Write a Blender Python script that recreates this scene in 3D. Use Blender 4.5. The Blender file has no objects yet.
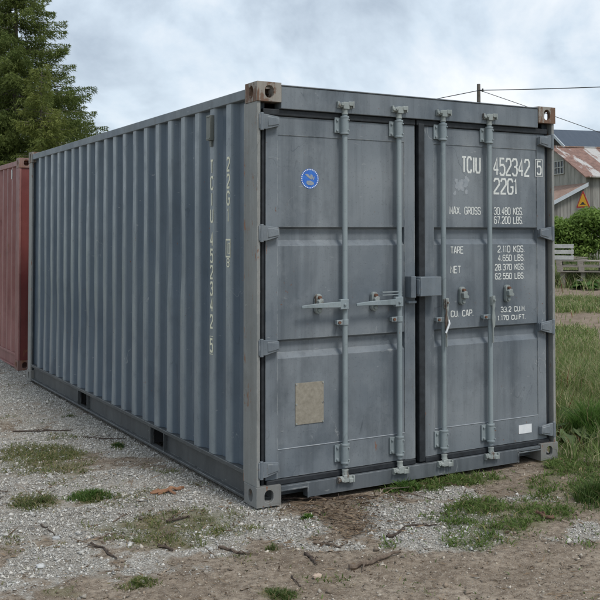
import bpy, math, random
import numpy as np
from mathutils import Vector, Matrix

random.seed(7)
rng = np.random.default_rng(7)
scene = bpy.context.scene
col = scene.collection

# ---------------------------------------------------------------- camera
CAM = np.array([-2.5218, -5.2859, 1.6560])
EUL = (1.5989, 0.0016, -0.5538)
F, CX, CY = 957.06, 361.71, 206.77            # in pixels of the 600 px photograph
cd = bpy.data.cameras.new('camera')
cam = bpy.data.objects.new('camera', cd)
col.objects.link(cam)
cam.location = CAM
cam.rotation_euler = EUL
cd.sensor_width = 36
cd.lens = F / 600 * 36
cd.shift_x = (300 - CX) / 600
cd.shift_y = -(300 - CY) / 600
cd.clip_start = 0.05
cd.clip_end = 5000
scene.camera = cam

# ---------------------------------------------------------------- world, sun, exposure
SUN_EL, SUN_AZ = math.radians(55), math.radians(168)     # azimuth clockwise from +Y
world = bpy.data.worlds.new('World')
scene.world = world
world.use_nodes = True
nt = world.node_tree
nt.nodes.clear()
wo = nt.nodes.new('ShaderNodeOutputWorld')
bg = nt.nodes.new('ShaderNodeBackground')
bg.inputs['Strength'].default_value = 0.1
sky = nt.nodes.new('ShaderNodeTexSky')
sky.sky_type = 'NISHITA'
sky.sun_disc = False
sky.sun_elevation = SUN_EL
sky.sun_rotation = SUN_AZ
tc = nt.nodes.new('ShaderNodeTexCoord')
mp = nt.nodes.new('ShaderNodeMapping')
mp.inputs['Scale'].default_value = (1.0, 1.0, 1.45)
mp.inputs['Location'].default_value = (0.35, 0.1, 0.2)
n1 = nt.nodes.new('ShaderNodeTexNoise')
n1.inputs['Scale'].default_value = 4.2
n1.inputs['Detail'].default_value = 9
n1.inputs['Roughness'].default_value = 0.56
n1.inputs['Distortion'].default_value = 0.35
r1 = nt.nodes.new('ShaderNodeValToRGB')
e = r1.color_ramp.elements
e[0].position = 0.38; e[0].color = (3.2, 3.8, 4.55, 1)
e[1].position = 0.65; e[1].color = (7.7, 7.95, 8.2, 1)
m = e.new(0.515); m.color = (5.4, 6.2, 7.0, 1)
mx = nt.nodes.new('ShaderNodeMixRGB')
mx.inputs['Fac'].default_value = 0.9
L = nt.links.new
L(tc.outputs['Generated'], mp.inputs['Vector'])
L(mp.outputs['Vector'], n1.inputs['Vector'])
L(n1.outputs['Fac'], r1.inputs['Fac'])
L(sky.outputs['Color'], mx.inputs['Color1'])
L(r1.outputs['Color'], mx.inputs['Color2'])
L(mx.outputs['Color'], bg.inputs['Color'])
L(bg.outputs['Background'], wo.inputs['Surface'])

sd = bpy.data.lights.new('sun', 'SUN')
sd.energy = 1.5
sd.angle = math.radians(14)
sd.color = (1, 0.96, 0.9)
sun = bpy.data.objects.new('sun', sd)
col.objects.link(sun)
sdir = Vector((math.sin(SUN_AZ) * math.cos(SUN_EL), math.cos(SUN_AZ) * math.cos(SUN_EL), math.sin(SUN_EL)))
sun.rotation_euler = sdir.to_track_quat('Z', 'Y').to_euler()

scene.view_settings.view_transform = 'Standard'
scene.view_settings.look = 'None'
scene.view_settings.exposure = 0.42
scene.view_settings.gamma = 1.0
scene.view_settings.use_curve_mapping = False

# ---------------------------------------------------------------- helpers
def _rot(a, b, c):
    ca, sa, cb, sb, cc, sc = math.cos(a), math.sin(a), math.cos(b), math.sin(b), math.cos(c), math.sin(c)
    Rz = np.array([[cc, -sc, 0], [sc, cc, 0], [0, 0, 1]])
    Ry = np.array([[cb, 0, sb], [0, 1, 0], [-sb, 0, cb]])
    Rx = np.array([[1, 0, 0], [0, ca, -sa], [0, sa, ca]])
    return Rz @ Ry @ Rx
R3 = _rot(*EUL)

def ray(px, py):
    return R3 @ np.array([(px - CX) / F, -(py - CY) / F, -1.0])

def gp(px, py, z=0.0):
    v = ray(px, py)
    return CAM + v * ((z - CAM[2]) / v[2])

def at(px, py, D):
    return CAM + ray(px, py) * D

def project(P):
    q = (P - CAM) @ R3
    d = -q[:, 2]
    ds = np.where(d > 0.2, d, 0.2)
    return CX + F * q[:, 0] / ds, CY - F * q[:, 1] / ds, d

def door_pt(px, py, y=0.035):
    v = ray(px, py)
    p = CAM + v * ((y - CAM[1]) / v[1])
    return p[0], p[2]

def _h(ix, iy, s):
    n = (ix.astype(np.int64) * 374761393 + iy.astype(np.int64) * 668265263 + s * 974634777) & 0xffffffff
    n = ((n ^ (n >> 13)) * 1274126177) & 0xffffffff
    return ((n ^ (n >> 16)) & 0xffff) / 65535.0

def vnoise(x, y, s=0):
    x0, y0 = np.floor(x), np.floor(y)
    fx, fy = x - x0, y - y0
    fx = fx * fx * (3 - 2 * fx); fy = fy * fy * (3 - 2 * fy)
    a, b = _h(x0, y0, s), _h(x0 + 1, y0, s)
    c, d = _h(x0, y0 + 1, s), _h(x0 + 1, y0 + 1, s)
    return (a * (1 - fx) + b * fx) * (1 - fy) + (c * (1 - fx) + d * fx) * fy

def fbm(x, y, s=0, o=4):
    t, a, n = 0, 0.5, 0
    for i in range(o):
        t = t + a * vnoise(x * 2 ** i, y * 2 ** i, s + i); n += a; a *= 0.5
    return t / n

def sstep(a, b, x):
    t = np.clip((x - a) / (b - a), 0, 1)
    return t * t * (3 - 2 * t)

def tag(o, label=None, cat=None, group=None, kind=None):
    if label: o['label'] = label
    if cat: o['category'] = cat
    if group: o['group'] = group
    if kind: o['kind'] = kind
    return o

def empty(name, loc=(0, 0, 0), rz=0):
    o = bpy.data.objects.new(name, None)
    o.empty_display_size = 0.2
    col.objects.link(o)
    o.location = loc
    o.rotation_euler = (0, 0, rz)
    return o

class MB:
    def __init__(s):
        s.v, s.f, s.mi = [], [], []
        s.cur = 0
    def add(s, vs, fs):
        o = len(s.v)
        s.v += [tuple(map(float, p)) for p in vs]
        s.f += [tuple(i + o for i in f) for f in fs]
        s.mi += [s.cur] * len(fs)
        return s
    def box(s, x0, x1, y0, y1, z0, z1, M=None):
        vs = [(x, y, z) for z in (z0, z1) for y in (y0, y1) for x in (x0, x1)]
        if M is not None: vs = [tuple(M @ Vector(p)) for p in vs]
        return s.add(vs, [(0, 2, 3, 1), (4, 5, 7, 6), (0, 1, 5, 4), (2, 6, 7, 3), (0, 4, 6, 2), (1, 3, 7, 5)])
    def tube(s, pts, rad, n=10, cap=True):
        pts = [Vector(p) for p in pts]
        if not hasattr(rad, '__len__'): rad = [rad] * len(pts)
        vs, fs = [], []
        up = None
        for i, p in enumerate(pts):
            d = (pts[min(i + 1, len(pts) - 1)] - pts[max(i - 1, 0)]).normalized()
            if up is None:
                up = Vector((0, 0, 1)) if abs(d.z) < 0.9 else Vector((0, 1, 0))
            a = d.cross(up).normalized(); b = a.cross(d).normalized(); up = b
            for k in range(n):
                t = 2 * math.pi * k / n
                vs.append(p + (a * math.cos(t) + b * math.sin(t)) * rad[i])
        for i in range(len(pts) - 1):
            for k in range(n):
                k2 = (k + 1) % n
                fs.append((i * n + k, i * n + k2, (i + 1) * n + k2, (i + 1) * n + k))
        if cap:
            fs.append(tuple(range(n - 1, -1, -1)))
            fs.append(tuple((len(pts) - 1) * n + k for k in range(n)))
        return s.add(vs, fs)
    def prism(s, poly, axis, a, b):
        """poly = 2-D outline, extruded along axis from a to b"""
        n = len(poly)
        def P(u, v, w):
            return {'x': (w, u, v), 'y': (u, w, v), 'z': (u, v, w)}[axis]
        vs = [P(u, v, a) for u, v in poly] + [P(u, v, b) for u, v in poly]
        fs = [tuple(range(n)), tuple(range(2 * n - 1, n - 1, -1))]
        fs += [(i, n + i, n + (i + 1) % n, (i + 1) % n) for i in range(n)]
        return s.add(vs, fs)
    def build(s, name, mats, parent=None, bevel=0, smooth=False):
        me = bpy.data.meshes.new(name)
        me.from_pydata(s.v, [], s.f)
        me.validate()
        if not isinstance(mats, (list, tuple)): mats = [mats]
        for m in mats: me.materials.append(m)
        if len(mats) > 1: me.polygons.foreach_set('material_index', s.mi)
        import bmesh
        bm = bmesh.new(); bm.from_mesh(me)
        bmesh.ops.recalc_face_normals(bm, faces=bm.faces)
        bm.to_mesh(me); bm.free()
        if smooth:
            me.shade_smooth()
            me.set_sharp_from_angle(angle=math.radians(38))
        o = bpy.data.objects.new(name, me)
        col.objects.link(o)
        if parent: o.parent = parent
        if bevel:
            b = o.modifiers.new('bevel', 'BEVEL')
            b.width = bevel; b.segments = 2; b.limit_method = 'ANGLE'; b.angle_limit = math.radians(40)
        return o

def np_mesh(name, V, Fc, mat, colors=None, parent=None, smooth=False):
    me = bpy.data.meshes.new(name)
    V = np.ascontiguousarray(V, dtype=np.float32); Fc = np.ascontiguousarray(Fc, dtype=np.int32)
    me.vertices.add(len(V)); me.vertices.foreach_set('co', V.ravel())
    m, k = Fc.shape
    me.loops.add(m * k); me.loops.foreach_set('vertex_index', Fc.ravel())
    me.polygons.add(m); me.polygons.foreach_set('loop_start', np.arange(0, m * k, k, dtype=np.int32))
    if smooth: me.polygons.foreach_set('use_smooth', np.ones(m, dtype=bool))
    me.update(calc_edges=True)
    if colors is not None:
        ca = me.color_attributes.new('Col', 'FLOAT_COLOR', 'POINT')
        c = np.ones((len(V), 4), dtype=np.float32); c[:, :colors.shape[1]] = colors
        ca.data.foreach_set('color', c.ravel())
    me.materials.append(mat)
    o = bpy.data.objects.new(name, me)
    col.objects.link(o)
    if parent: o.parent = parent
    return o

# ---------------------------------------------------------------- materials
class NT:
    def __init__(s, name):
        s.m = bpy.data.materials.new(name); s.m.use_nodes = True
        s.t = s.m.node_tree; s.t.nodes.clear()
        s.out = s.n('ShaderNodeOutputMaterial')
        s.b = s.n('ShaderNodeBsdfPrincipled')
        s.l(s.b.outputs[0], s.out.inputs['Surface'])
        s.tc = s.n('ShaderNodeTexCoord')
    def n(s, t, **k):
        x = s.t.nodes.new(t)
        for a, v in k.items():
            if a in x.inputs: x.inputs[a].default_value = v
            else: setattr(x, a, v)
        return x
    def l(s, a, b): s.t.links.new(a, b)
    def mapping(s, scale, loc=(0, 0, 0), rot=(0, 0, 0)):
        x = s.n('ShaderNodeMapping')
        x.inputs['Scale'].default_value = scale; x.inputs['Location'].default_value = loc; x.inputs['Rotation'].default_value = rot
        s.l(s.tc.outputs['Object'], x.inputs['Vector'])
        return x.outputs[0]
    def noise(s, scale, vec=None, detail=5, rough=0.55, dist=0.0):
        x = s.n('ShaderNodeTexNoise', Scale=scale, Detail=detail, Roughness=rough, Distortion=dist)
        s.l(vec if vec is not None else s.tc.outputs['Object'], x.inputs['Vector'])
        return x.outputs['Fac']
    def ramp(s, fac, stops, interp='LINEAR'):
        x = s.n('ShaderNodeValToRGB')
        x.color_ramp.interpolation = interp
        e = x.color_ramp.elements
        while len(e) < len(stops): e.new(0.5)
        for k, (p, c) in enumerate(stops):
            e[k].position = p
            e[k].color = (c, c, c, 1) if not hasattr(c, '__len__') else (*c, 1)
        s.l(fac, x.inputs['Fac'])
        return x.outputs['Color']
    def mix(s, fac, a, b, mode='MIX'):
        x = s.n('ShaderNodeMixRGB', blend_type=mode)
        for i, v in zip(('Fac', 'Color1', 'Color2'), (fac, a, b)):
            if hasattr(v, 'is_linked'): s.l(v, x.inputs[i])
            elif i == 'Fac': x.inputs[i].default_value = v
            else: x.inputs[i].default_value = (*v, 1) if len(v) == 3 else v
        return x.outputs[0]
    def math(s, op, a, b=0.0):
        x = s.n('ShaderNodeMath', operation=op)
        for i, v in enumerate((a, b)):
            if hasattr(v, 'is_linked'): s.l(v, x.inputs[i])
            else: x.inputs[i].default_value = v
        return x.outputs[0]
    def sep(s, vec):
        x = s.n('ShaderNodeSeparateXYZ'); s.l(vec, x.inputs[0]); return x.outputs
    def edge(s, radius=0.008):
        """1 on worn edges: where the rounded normal leaves the flat one"""
        bv = s.n('ShaderNodeBevel', samples=4); bv.inputs['Radius'].default_value = radius
        g = s.n('ShaderNodeNewGeometry')
        d = s.n('ShaderNodeVectorMath', operation='DOT_PRODUCT')
        s.l(bv.outputs[0], d.inputs[0]); s.l(g.outputs['Normal'], d.inputs[1])
        return s.math('SUBTRACT', 1.0, d.outputs['Value'])
    def bump(s, h, strength=0.2, dist=0.01):
        x = s.n('ShaderNodeBump'); x.inputs['Strength'].default_value = strength; x.inputs['Distance'].default_value = dist
        s.l(h, x.inputs['Height']); s.l(x.outputs[0], s.b.inputs['Normal'])
    def color(s, c):
        if hasattr(c, 'is_linked'): s.l(c, s.b.inputs['Base Color'])
        else: s.b.inputs['Base Color'].default_value = (*c, 1)
    def rough(s, r):
        if hasattr(r, 'is_linked'): s.l(r, s.b.inputs['Roughness'])
        else: s.b.inputs['Roughness'].default_value = r

def paint(name, base, fade, dirt, rust=0.0, wear=(0.42, 0.43, 0.42), rough=0.5, edgewear=0.6, rustcol=(0.16, 0.07, 0.035), rib_light=None):
    t = NT(name)
    big = t.noise(1.3, detail=4)
    c = t.mix(t.ramp(big, [(0.35, 0), (0.68, 1)]), base, fade)
    st = t.noise(1.0, t.mapping((9, 9, 0.45)), detail=6, rough=0.65)            # rain streaks
    c = t.mix(t.ramp(st, [(0.46, 0), (0.72, 0.55)]), c, dirt)
    if rib_light:                                                                    # outermost ribs lightened: light on the flats put into the colour
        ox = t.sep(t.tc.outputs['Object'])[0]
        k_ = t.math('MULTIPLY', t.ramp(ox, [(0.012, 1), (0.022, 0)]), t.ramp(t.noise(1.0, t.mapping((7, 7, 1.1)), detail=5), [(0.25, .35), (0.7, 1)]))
        c = t.mix(k_, c, rib_light)
    blot = t.noise(2.6, t.mapping((1, 1, .7), (3, 1, 2)), detail=7, rough=0.66)       # cloudy faded and sooty areas
    c = t.mix(t.ramp(blot, [(0.54, 0), (0.74, 0.55)]), c, dirt)
    c = t.mix(t.ramp(blot, [(0.26, 0.55), (0.44, 0)]), c, fade)
    rg = t.math('ABSOLUTE', t.math('SUBTRACT', t.noise(3.2, t.mapping((1, 1, .6), (5, 2, 7)), detail=2.5, dist=.8), .5))   # long thin scratches
    sk = t.math('MULTIPLY', t.ramp(rg, [(0.0, 1), (0.006, 0)]), t.ramp(t.noise(2.0, t.mapping((1, 1, 1), (9, 4, 1)), detail=2), [(0.56, 0), (0.64, 1)]))
    c = t.mix(t.math('MULTIPLY', sk, .55), c, dirt)
    rg2 = t.math('ABSOLUTE', t.math('SUBTRACT', t.noise(4.5, t.mapping((1, 1, .5), (15, 12, 3)), detail=2.5, dist=1.2), .5))
    sk2 = t.math('MULTIPLY', t.ramp(rg2, [(0.0, 1), (0.004, 0)]), t.ramp(t.noise(1.7, t.mapping((1, 1, 1), (1, 8, 5)), detail=2), [(0.60, 0), (0.66, 1)]))
    c = t.mix(t.math('MULTIPLY', sk2, .6), c, wear)
    sp_ = t.math('MULTIPLY', t.ramp(t.noise(38, detail=2), [(0.72, 0), (0.75, 1)]), t.ramp(t.noise(2.3, t.mapping((1, 1, 1), (2, 7, 9)), detail=3), [(0.5, 0), (0.62, 1)]))
    c = t.mix(sp_, c, rustcol)
    mott = t.noise(7, detail=7, rough=0.7)
    c = t.mix(t.ramp(mott, [(0.52, 0), (0.75, 0.45)]), c, fade)
    sc = t.noise(2.2, t.mapping((6, 6, 16), rot=(0.5, 0.3, 0)), detail=3)
    c = t.mix(t.ramp(sc, [(0.70, 0), (0.76, 0.35)]), c, wear)                    # scuffs
    fine = t.noise(90, detail=3)
    c = t.mix(t.ramp(fine, [(0.60, 0), (0.72, 0.35)]), c, dirt)
    if edgewear:
        ed = t.math('MULTIPLY', t.edge(), t.ramp(t.noise(14, detail=5), [(0.42, 0), (0.62, 1)]))
        c = t.mix(t.ramp(ed, [(0.02, 0), (0.14, edgewear)]), c, wear)
    if rust:
        rn = t.noise(5.5, detail=9, rough=0.72)
        rv = t.noise(3.0, t.mapping((8, 8, 0.8)), detail=6, rough=0.7)
        rm = t.math('MULTIPLY', rn, rv)
        th = 0.42 - 0.25 * rust
        rc = t.mix(t.noise(30), rustcol, tuple(min(1, k * 1.9) for k in rustcol))
        c = t.mix(t.ramp(rm, [(th, 0), (th + 0.03, 0.9)]), c, rc)
    t.color(c)
    t.rough(t.ramp(mott, [(0.3, rough - 0.08), (0.8, rough + 0.2)]))
    t.b.inputs['Specular IOR Level'].default_value = 0.4
    t.bump(t.math('ADD', t.noise(2.6, detail=2), t.math('MULTIPLY', fine, 0.05)), 0.3, 0.02)
    return t.m

def simple(name, c1, c2, scale=20, rough=0.7, bump=0.0, metal=0.0, stretch=None):
    t = NT(name)
    v = t.mapping(stretch) if stretch else None
    n = t.noise(scale, v, detail=6, rough=0.65)
    t.color(t.mix(t.ramp(n, [(0.35, 0), (0.68, 1)]), c1, c2))
    t.rough(rough); t.b.inputs['Metallic'].default_value = metal
    if bump: t.bump(n, bump, 0.01)
    return t.m

def leafy(name, trans=0.35, rough=0.55):
    """colour of each leaf from the mesh, some light through it"""
    t = NT(name)
    a = t.n('ShaderNodeAttribute', attribute_name='Col')
    t.color(a.outputs['Color']); t.rough(rough)
    t.b.inputs['Specular IOR Level'].default_value = 0.25
    tr = t.n('ShaderNodeBsdfTranslucent'); t.l(a.outputs['Color'], tr.inputs['Color'])
    ms = t.n('ShaderNodeMixShader'); ms.inputs[0].default_value = trans
    t.l(t.b.outputs[0], ms.inputs[1]); t.l(tr.outputs[0], ms.inputs[2])
    t.l(ms.outputs[0], t.out.inputs['Surface'])
    return t.m

def colattr(name, rough=0.85, scale=60):
    t = NT(name)
    a = t.n('ShaderNodeAttribute', attribute_name='Col')
    n = t.noise(scale, detail=4)
    t.color(t.mix(t.ramp(n, [(0.35, 0.0), (0.7, 0.35)]), a.outputs['Color'], (0.1, 0.09, 0.075)))
    t.rough(rough)
    return t.m

GB, GF, GD = (0.150, 0.195, 0.245), (0.205, 0.245, 0.285), (0.095, 0.115, 0.135)
M = {}
M['side'] = paint('blue_grey_wall_paint', (0.078, 0.108, 0.142), (0.108, 0.138, 0.168), (0.050, 0.066, 0.084), edgewear=0.35, rough=.34, rib_light=(0.265, 0.298, 0.312))  # base darkened as painted groove shade, outer ribs pale as painted light
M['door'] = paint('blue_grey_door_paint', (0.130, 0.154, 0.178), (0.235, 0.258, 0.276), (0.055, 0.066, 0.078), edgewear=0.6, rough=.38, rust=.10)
M['brail'] = paint('dirty_bottom_rail_paint', (0.058, 0.064, 0.067), (0.10, 0.105, 0.104), (0.034, 0.036, 0.036), rust=0.12, edgewear=0.8)
M['post'] = paint('worn_grey_post_paint', (0.225, 0.235, 0.23), (0.31, 0.305, 0.285), (0.12, 0.12, 0.11), rust=0.40, wear=(0.55, 0.54, 0.50), edgewear=0.85)
M['rail'] = paint('dull_grey_rail_paint', (0.15, 0.18, 0.21), (0.21, 0.235, 0.25), (0.085, 0.095, 0.10), rust=0.08, edgewear=0.6)
M['cast_rusty'] = paint('rusted_casting_paint', (0.27, 0.26, 0.235), (0.34, 0.31, 0.27), (0.16, 0.12, 0.09), rust=0.74, rough=0.7, wear=(0.3, 0.22, 0.16), rustcol=(.105, .055, .033))
M['cast'] = paint('grey_casting_paint', (0.19, 0.20, 0.20), (0.26, 0.25, 0.225), (0.11, 0.10, 0.085), rust=0.3, rough=0.6)
M['sill'] = paint('grimy_sill_paint', (0.085, 0.100, 0.114), (0.15, 0.165, 0.176), (0.036, 0.042, 0.046), edgewear=0.8, rust=.14)
M['rod'] = paint('pale_rod_paint', (0.23, 0.275, 0.295), (0.30, 0.345, 0.355), (0.11, 0.13, 0.135), rust=0.16, edgewear=0.5)
M['fitting'] = paint('galvanised_fitting', (0.25, 0.285, 0.28), (0.38, 0.41, 0.39), (0.10, 0.10, 0.09), rust=0.42, rustcol=(.07, .045, .032), edgewear=0.7)
M['recess'] = paint('dark_recess_paint', (0.030, 0.040, 0.052), (0.05, 0.062, 0.075), (0.018, 0.022, 0.028), edgewear=0.2)
M['rubber'] = simple('black_rubber', (0.012, 0.014, 0.017), (0.035, 0.04, 0.045), 25, 0.6, 0.2)
M['rubber_grey'] = simple('dusty_rubber', (0.010, 0.012, 0.015), (0.028, 0.033, 0.039), 18, 0.6, 0.2)
M['dark'] = simple('dark_inside', (0.015, 0.015, 0.016), (0.03, 0.03, 0.03), 10, 0.9)
M['red'] = paint('faded_red_paint', (0.24, 0.092, 0.082), (0.35, 0.175, 0.158), (0.11, 0.035, 0.03), rust=0.18, wear=(0.40, 0.24, 0.21), edgewear=0.6)
M['red_end'] = paint('deep_red_paint', (0.165, 0.035, 0.033), (0.20, 0.06, 0.05), (0.08, 0.022, 0.02), rust=0.3, wear=(0.3, 0.16, 0.13), edgewear=0.5)
M['red_cast'] = paint('rusted_red_casting', (0.22, 0.12, 0.10), (0.28, 0.17, 0.14), (0.1, 0.06, 0.05), rust=0.6, wear=(0.42, 0.33, 0.27))
M['letter'] = simple('white_stencil_paint', (0.62, 0.64, 0.61), (0.80, 0.81, 0.78), 55, 0.6)
M['letter_old'] = simple('yellowed_stencil_paint', (0.68, 0.66, 0.50), (0.85, 0.83, 0.65), 40, 0.6)
M['white_sticker'] = simple('white_sticker', (0.72, 0.75, 0.77), (0.82, 0.83, 0.84), 30, 0.4)
M['plate'] = simple('tan_data_plate', (0.24, 0.215, 0.17), (0.33, 0.30, 0.245), 45, 0.5, 0.1)
M['blue'] = simple('blue_sticker', (0.03, 0.13, 0.52), (0.05, 0.2, 0.62), 30, 0.4)
M['scuff'] = simple('pale_scuff', (0.27, 0.30, 0.33), (0.36, 0.38, 0.40), 30, 0.7)
M['ventbox'] = paint('olive_vent_paint', (0.15, 0.165, 0.15), (0.19, 0.2, 0.18), (0.09, 0.09, 0.08), edgewear=0.5)
M['rusty_bolt'] = simple('rusty_bolt', (0.12, 0.05, 0.03), (0.2, 0.11, 0.07), 60, 0.8)

# ---------------------------------------------------------------- GROUND
def ell(px, py, lst, noise):
    w = np.zeros_like(px)
    for cx, cy, rx, ry, s in lst:
        d = np.sqrt(((px - cx) / rx) ** 2 + ((py - cy) / ry) ** 2)
        w = np.maximum(w, s * sstep(1.25, 0.45, d + (noise - 0.5) * 1.3))
    return w

GRAVEL = [(215, 505, 75, 34, 1), (285, 528, 62, 14, .95), (330, 545, 50, 8, .6), (410, 518, 80, 25, 1), (425, 540, 60, 14, .7), (468, 540, 60, 14, .6),
          (585, 533, 34, 14, .75), (440, 495, 50, 8, .9), (520, 500, 50, 6, .5), (560, 540, 40, 8, .4), (375, 500, 30, 8, .5), (340, 510, 40, 14, .35)]
DIRTY = [(100, 462, 70, 9, .8), (60, 500, 45, 14, .55), (170, 520, 60, 14, .7), (110, 545, 70, 10, .5), (30, 425, 40, 5, .5), (345, 518, 28, 16, .75),
         (130, 485, 60, 8, .5)]
GRASS = [(566, 464, 26, 16, .9), (590, 470, 20, 14, .8), (410, 484, 40, 9, .8), (385, 545, 30, 8, .35), (340, 580, 40, 8, .3), (170, 530, 95, 24, .62), (45, 462, 60, 16, .6), (500, 520, 80, 26, .62), (230, 500, 25, 14, .3), (130, 500, 60, 14, .4), (560, 500, 60, 16, .5), (20, 420, 40, 6, .3), (420, 590, 60, 8, .25), (80, 575, 70, 14, .3),
         (40, 452, 50, 12, .85), (62, 437, 42, 6, .6), (35, 503, 30, 13, .75), (90, 497, 22, 8, 1), (118, 446, 8, 5, .8), (150, 490, 30, 8, .45),
         (200, 531, 45, 14, .65), (110, 527, 40, 10, .5), (140, 585, 18, 7, .6), (150, 530, 30, 8, .5), (60, 594, 30, 7, .5), (190, 570, 30, 10, .25),
         (105, 572, 25, 10, .2),
         (480, 508, 46, 9, .9), (545, 512, 34, 9, .8), (475, 540, 40, 12, .7), (500, 543, 30, 8, .5), (430, 478, 60, 9, .95), (480, 478, 40, 9, .7),
         (545, 482, 30, 8, .55), (590, 490, 30, 14, .7), (560, 470, 14, 10, .5), (280, 596, 22, 6, .7), (330, 518, 12, 5, .3), (300, 575, 12, 4, .35),
         (272, 548, 10, 5, .4), (415, 545, 30, 6, .3), (590, 545, 12, 8, .4), (65, 480, 40, 8, .35), (250, 560, 40, 8, .3), (210, 480, 30, 8, .35), (30, 545, 40, 10, .3), (350, 590, 40, 8, .25), (160, 470, 30, 6, .35), (20, 470, 30, 8, .4)]
LITTER = [(330, 503, 55, 16, 1), (350, 520, 38, 20, 1), (300, 500, 25, 10, .8), (395, 500, 25, 8, .5), (330, 540, 35, 8, .5), (215, 480, 20, 10, .15)]

def masks(P):
    x, y = P[:, 0], P[:, 1]
    px, py, d = project(np.stack([x, y, np.zeros_like(x)], 1))
    front = d > 1.0
    nz = fbm(x * 2.3, y * 2.3, 11, 4)
    nf = fbm(x * 9, y * 9, 31, 3)
    nn = 0.6 * nz + 0.4 * nf
    # gravel track down the long side of the container, dirt towards the viewer
    lim = 558 + 16 * sstep(220, 60, px) + (nn - 0.5) * 150 - np.clip(px - 60, 0, 400) * 0.09
    g = sstep(40, -38, py - lim) * sstep(300, 225, px + (nn - .5) * 60) * (front)
    g *= 0.50 + 0.62 * sstep(.40, .58, nn)
    g = np.maximum(g, ell(px, py, GRAVEL, nn) * front)
    g = g * (1 - 0.85 * ell(px, py, DIRTY, nn))
    g = np.where(front, g, 0.35 * sstep(.4, .6, nn))
    gr = ell(px, py, GRASS, nn) * front
    # right side: grass bands and dug soil towards the garden
    depth = d
    right = sstep(2.5, 2.9, x + (nn - .5) * .6) * sstep(-.6, 0.1, y + (nn - .5) * .8)
    dd = depth + (nn - .5) * 2.0
    rise = .29 * sstep(13.5, 25, depth)
    pyr = project(np.stack([x, y, rise], 1))[1] + (nn - .5) * 8
    soil = np.maximum(sstep(330, 327, pyr) * sstep(311, 314, pyr), sstep(301, 299, pyr) * sstep(286, 288, pyr))
    soil = np.maximum(soil, sstep(352, 347, pyr) * sstep(311, 314, pyr) * sstep(590, 604, px)) * (depth > 9)
    soil = np.where(depth < 40, soil, 0)
    far = sstep(9.5, 12, np.hypot(x, y - 2))
    grr = right * np.where(depth > 7.2, 1, sstep(6.4, 7.4, dd))
    gr = np.maximum(gr, np.maximum(grr, far) * (1 - soil * right))
    soilw = soil * right
    li = ell(px, py, LITTER, nn) * front
    g = g * (1 - far) * (1 - right)
    return np.clip(g, 0, 1), np.clip(gr, 0, 1), np.clip(li, 0, 1), np.clip(soilw, 0, 1)

def height(x, y):
    near = np.exp(-((x / 9) ** 2 + (y / 12) ** 2))
    h = (fbm(x * .9, y * .9, 3, 3) - .5) * .05 + (fbm(x * 5, y * 5, 5, 4) - .5) * .034 + (fbm(x * 26, y * 26, 7, 2) - .5) * .012
    # level and just below the castings under the container
    inside = sstep(-.25, .0, x) * sstep(2.75, 2.45, x) * sstep(-.15, .0, y) * sstep(6.4, 6.1, y)
    h = h * (1 - .8 * inside) - .012 * inside
    dep = -((x - CAM[0]) * R3[0, 2] + (y - CAM[1]) * R3[1, 2])
    return h - 0.006 + .29 * sstep(13.5, 25, dep)

def axis(lo, hi, step, far):
    a = list(np.arange(lo, hi, step))
    s, x = step, a[-1]
    while x < far: s *= 1.22; x += s; a.append(x)
    s, x = step, a[0]
    pre = []
    while x > -far: s *= 1.22; x -= s; pre.append(x)
    return np.array(pre[::-1] + a)
ax, ay = axis(-3.2, 5.0, .03, 1500), axis(-3.2, 9.0, .03, 1500)
X, Y = np.meshgrid(ax, ay)
gx, gy = X.ravel(), Y.ravel()
GV = np.stack([gx, gy, height(gx, gy)], 1)
g, gr, li, so = masks(GV)
nx, ny = len(ax), len(ay)
ii = (np.arange(ny - 1)[:, None] * nx + np.arange(nx - 1)[None]).ravel()
GF_ = np.stack([ii, ii + 1, ii + nx + 1, ii + nx], 1)

t = NT('ground_soil_and_gravel')
at_ = t.n('ShaderNodeAttribute', attribute_name='Col')
sp = t.n('ShaderNodeSeparateColor'); t.l(at_.outputs['Color'], sp.inputs[0])
soilA = at_.outputs['Alpha']
d1 = t.noise(2.2, detail=8, rough=.65); d2 = t.noise(26, detail=7, rough=.7); d3 = t.noise(150, detail=3)
dirt = t.mix(t.ramp(d1, [(.35, 0), (.68, 1)]), (0.205, 0.160, 0.118), (0.390, 0.325, 0.255))
dirt = t.mix(t.ramp(d2, [(.38, .8), (.6, 0)]), dirt, (0.100, 0.074, 0.053))
dirt = t.mix(t.ramp(d3, [(.56, 0), (.68, .6)]), dirt, (0.46, 0.42, 0.37))
vo = t.n('ShaderNodeTexVoronoi', Scale=110); t.l(t.tc.outputs['Object'], vo.inputs['Vector'])
vs = t.sep(vo.outputs['Color'])
stone = t.ramp(vs[0], [(0, (.27, .25, .22)), (.3, (.39, .365, .325)), (.6, (.50, .475, .435)), (1, (.68, .66, .61))])
stone = t.mix(t.ramp(t.noise(1.6, detail=5), [(.4, 0), (.62, .55)]), stone, (.30, .265, .22))
stone = t.mix(t.ramp(vo.outputs['Distance'], [(.3, 0), (.6, .55)]), stone, (.30, .268, .222))
brk = t.noise(17, detail=6, rough=.7)
gm = t.math('ADD', sp.outputs[0], t.math('MULTIPLY', t.math('SUBTRACT', brk, .5), 1.1))
c = t.mix(t.ramp(gm, [(.30, 0), (.62, 1)]), dirt, stone)
gc = t.mix(t.ramp(t.noise(6, detail=6), [(.35, 0), (.65, 1)]), (0.075, 0.098, 0.030), (0.155, 0.155, 0.07))
gm2 = t.math('ADD', sp.outputs[1], t.math('MULTIPLY', t.math('SUBTRACT', brk, .5), .9))
c = t.mix(t.ramp(gm2, [(.30, 0), (.85, .8)]), c, gc)
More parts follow.
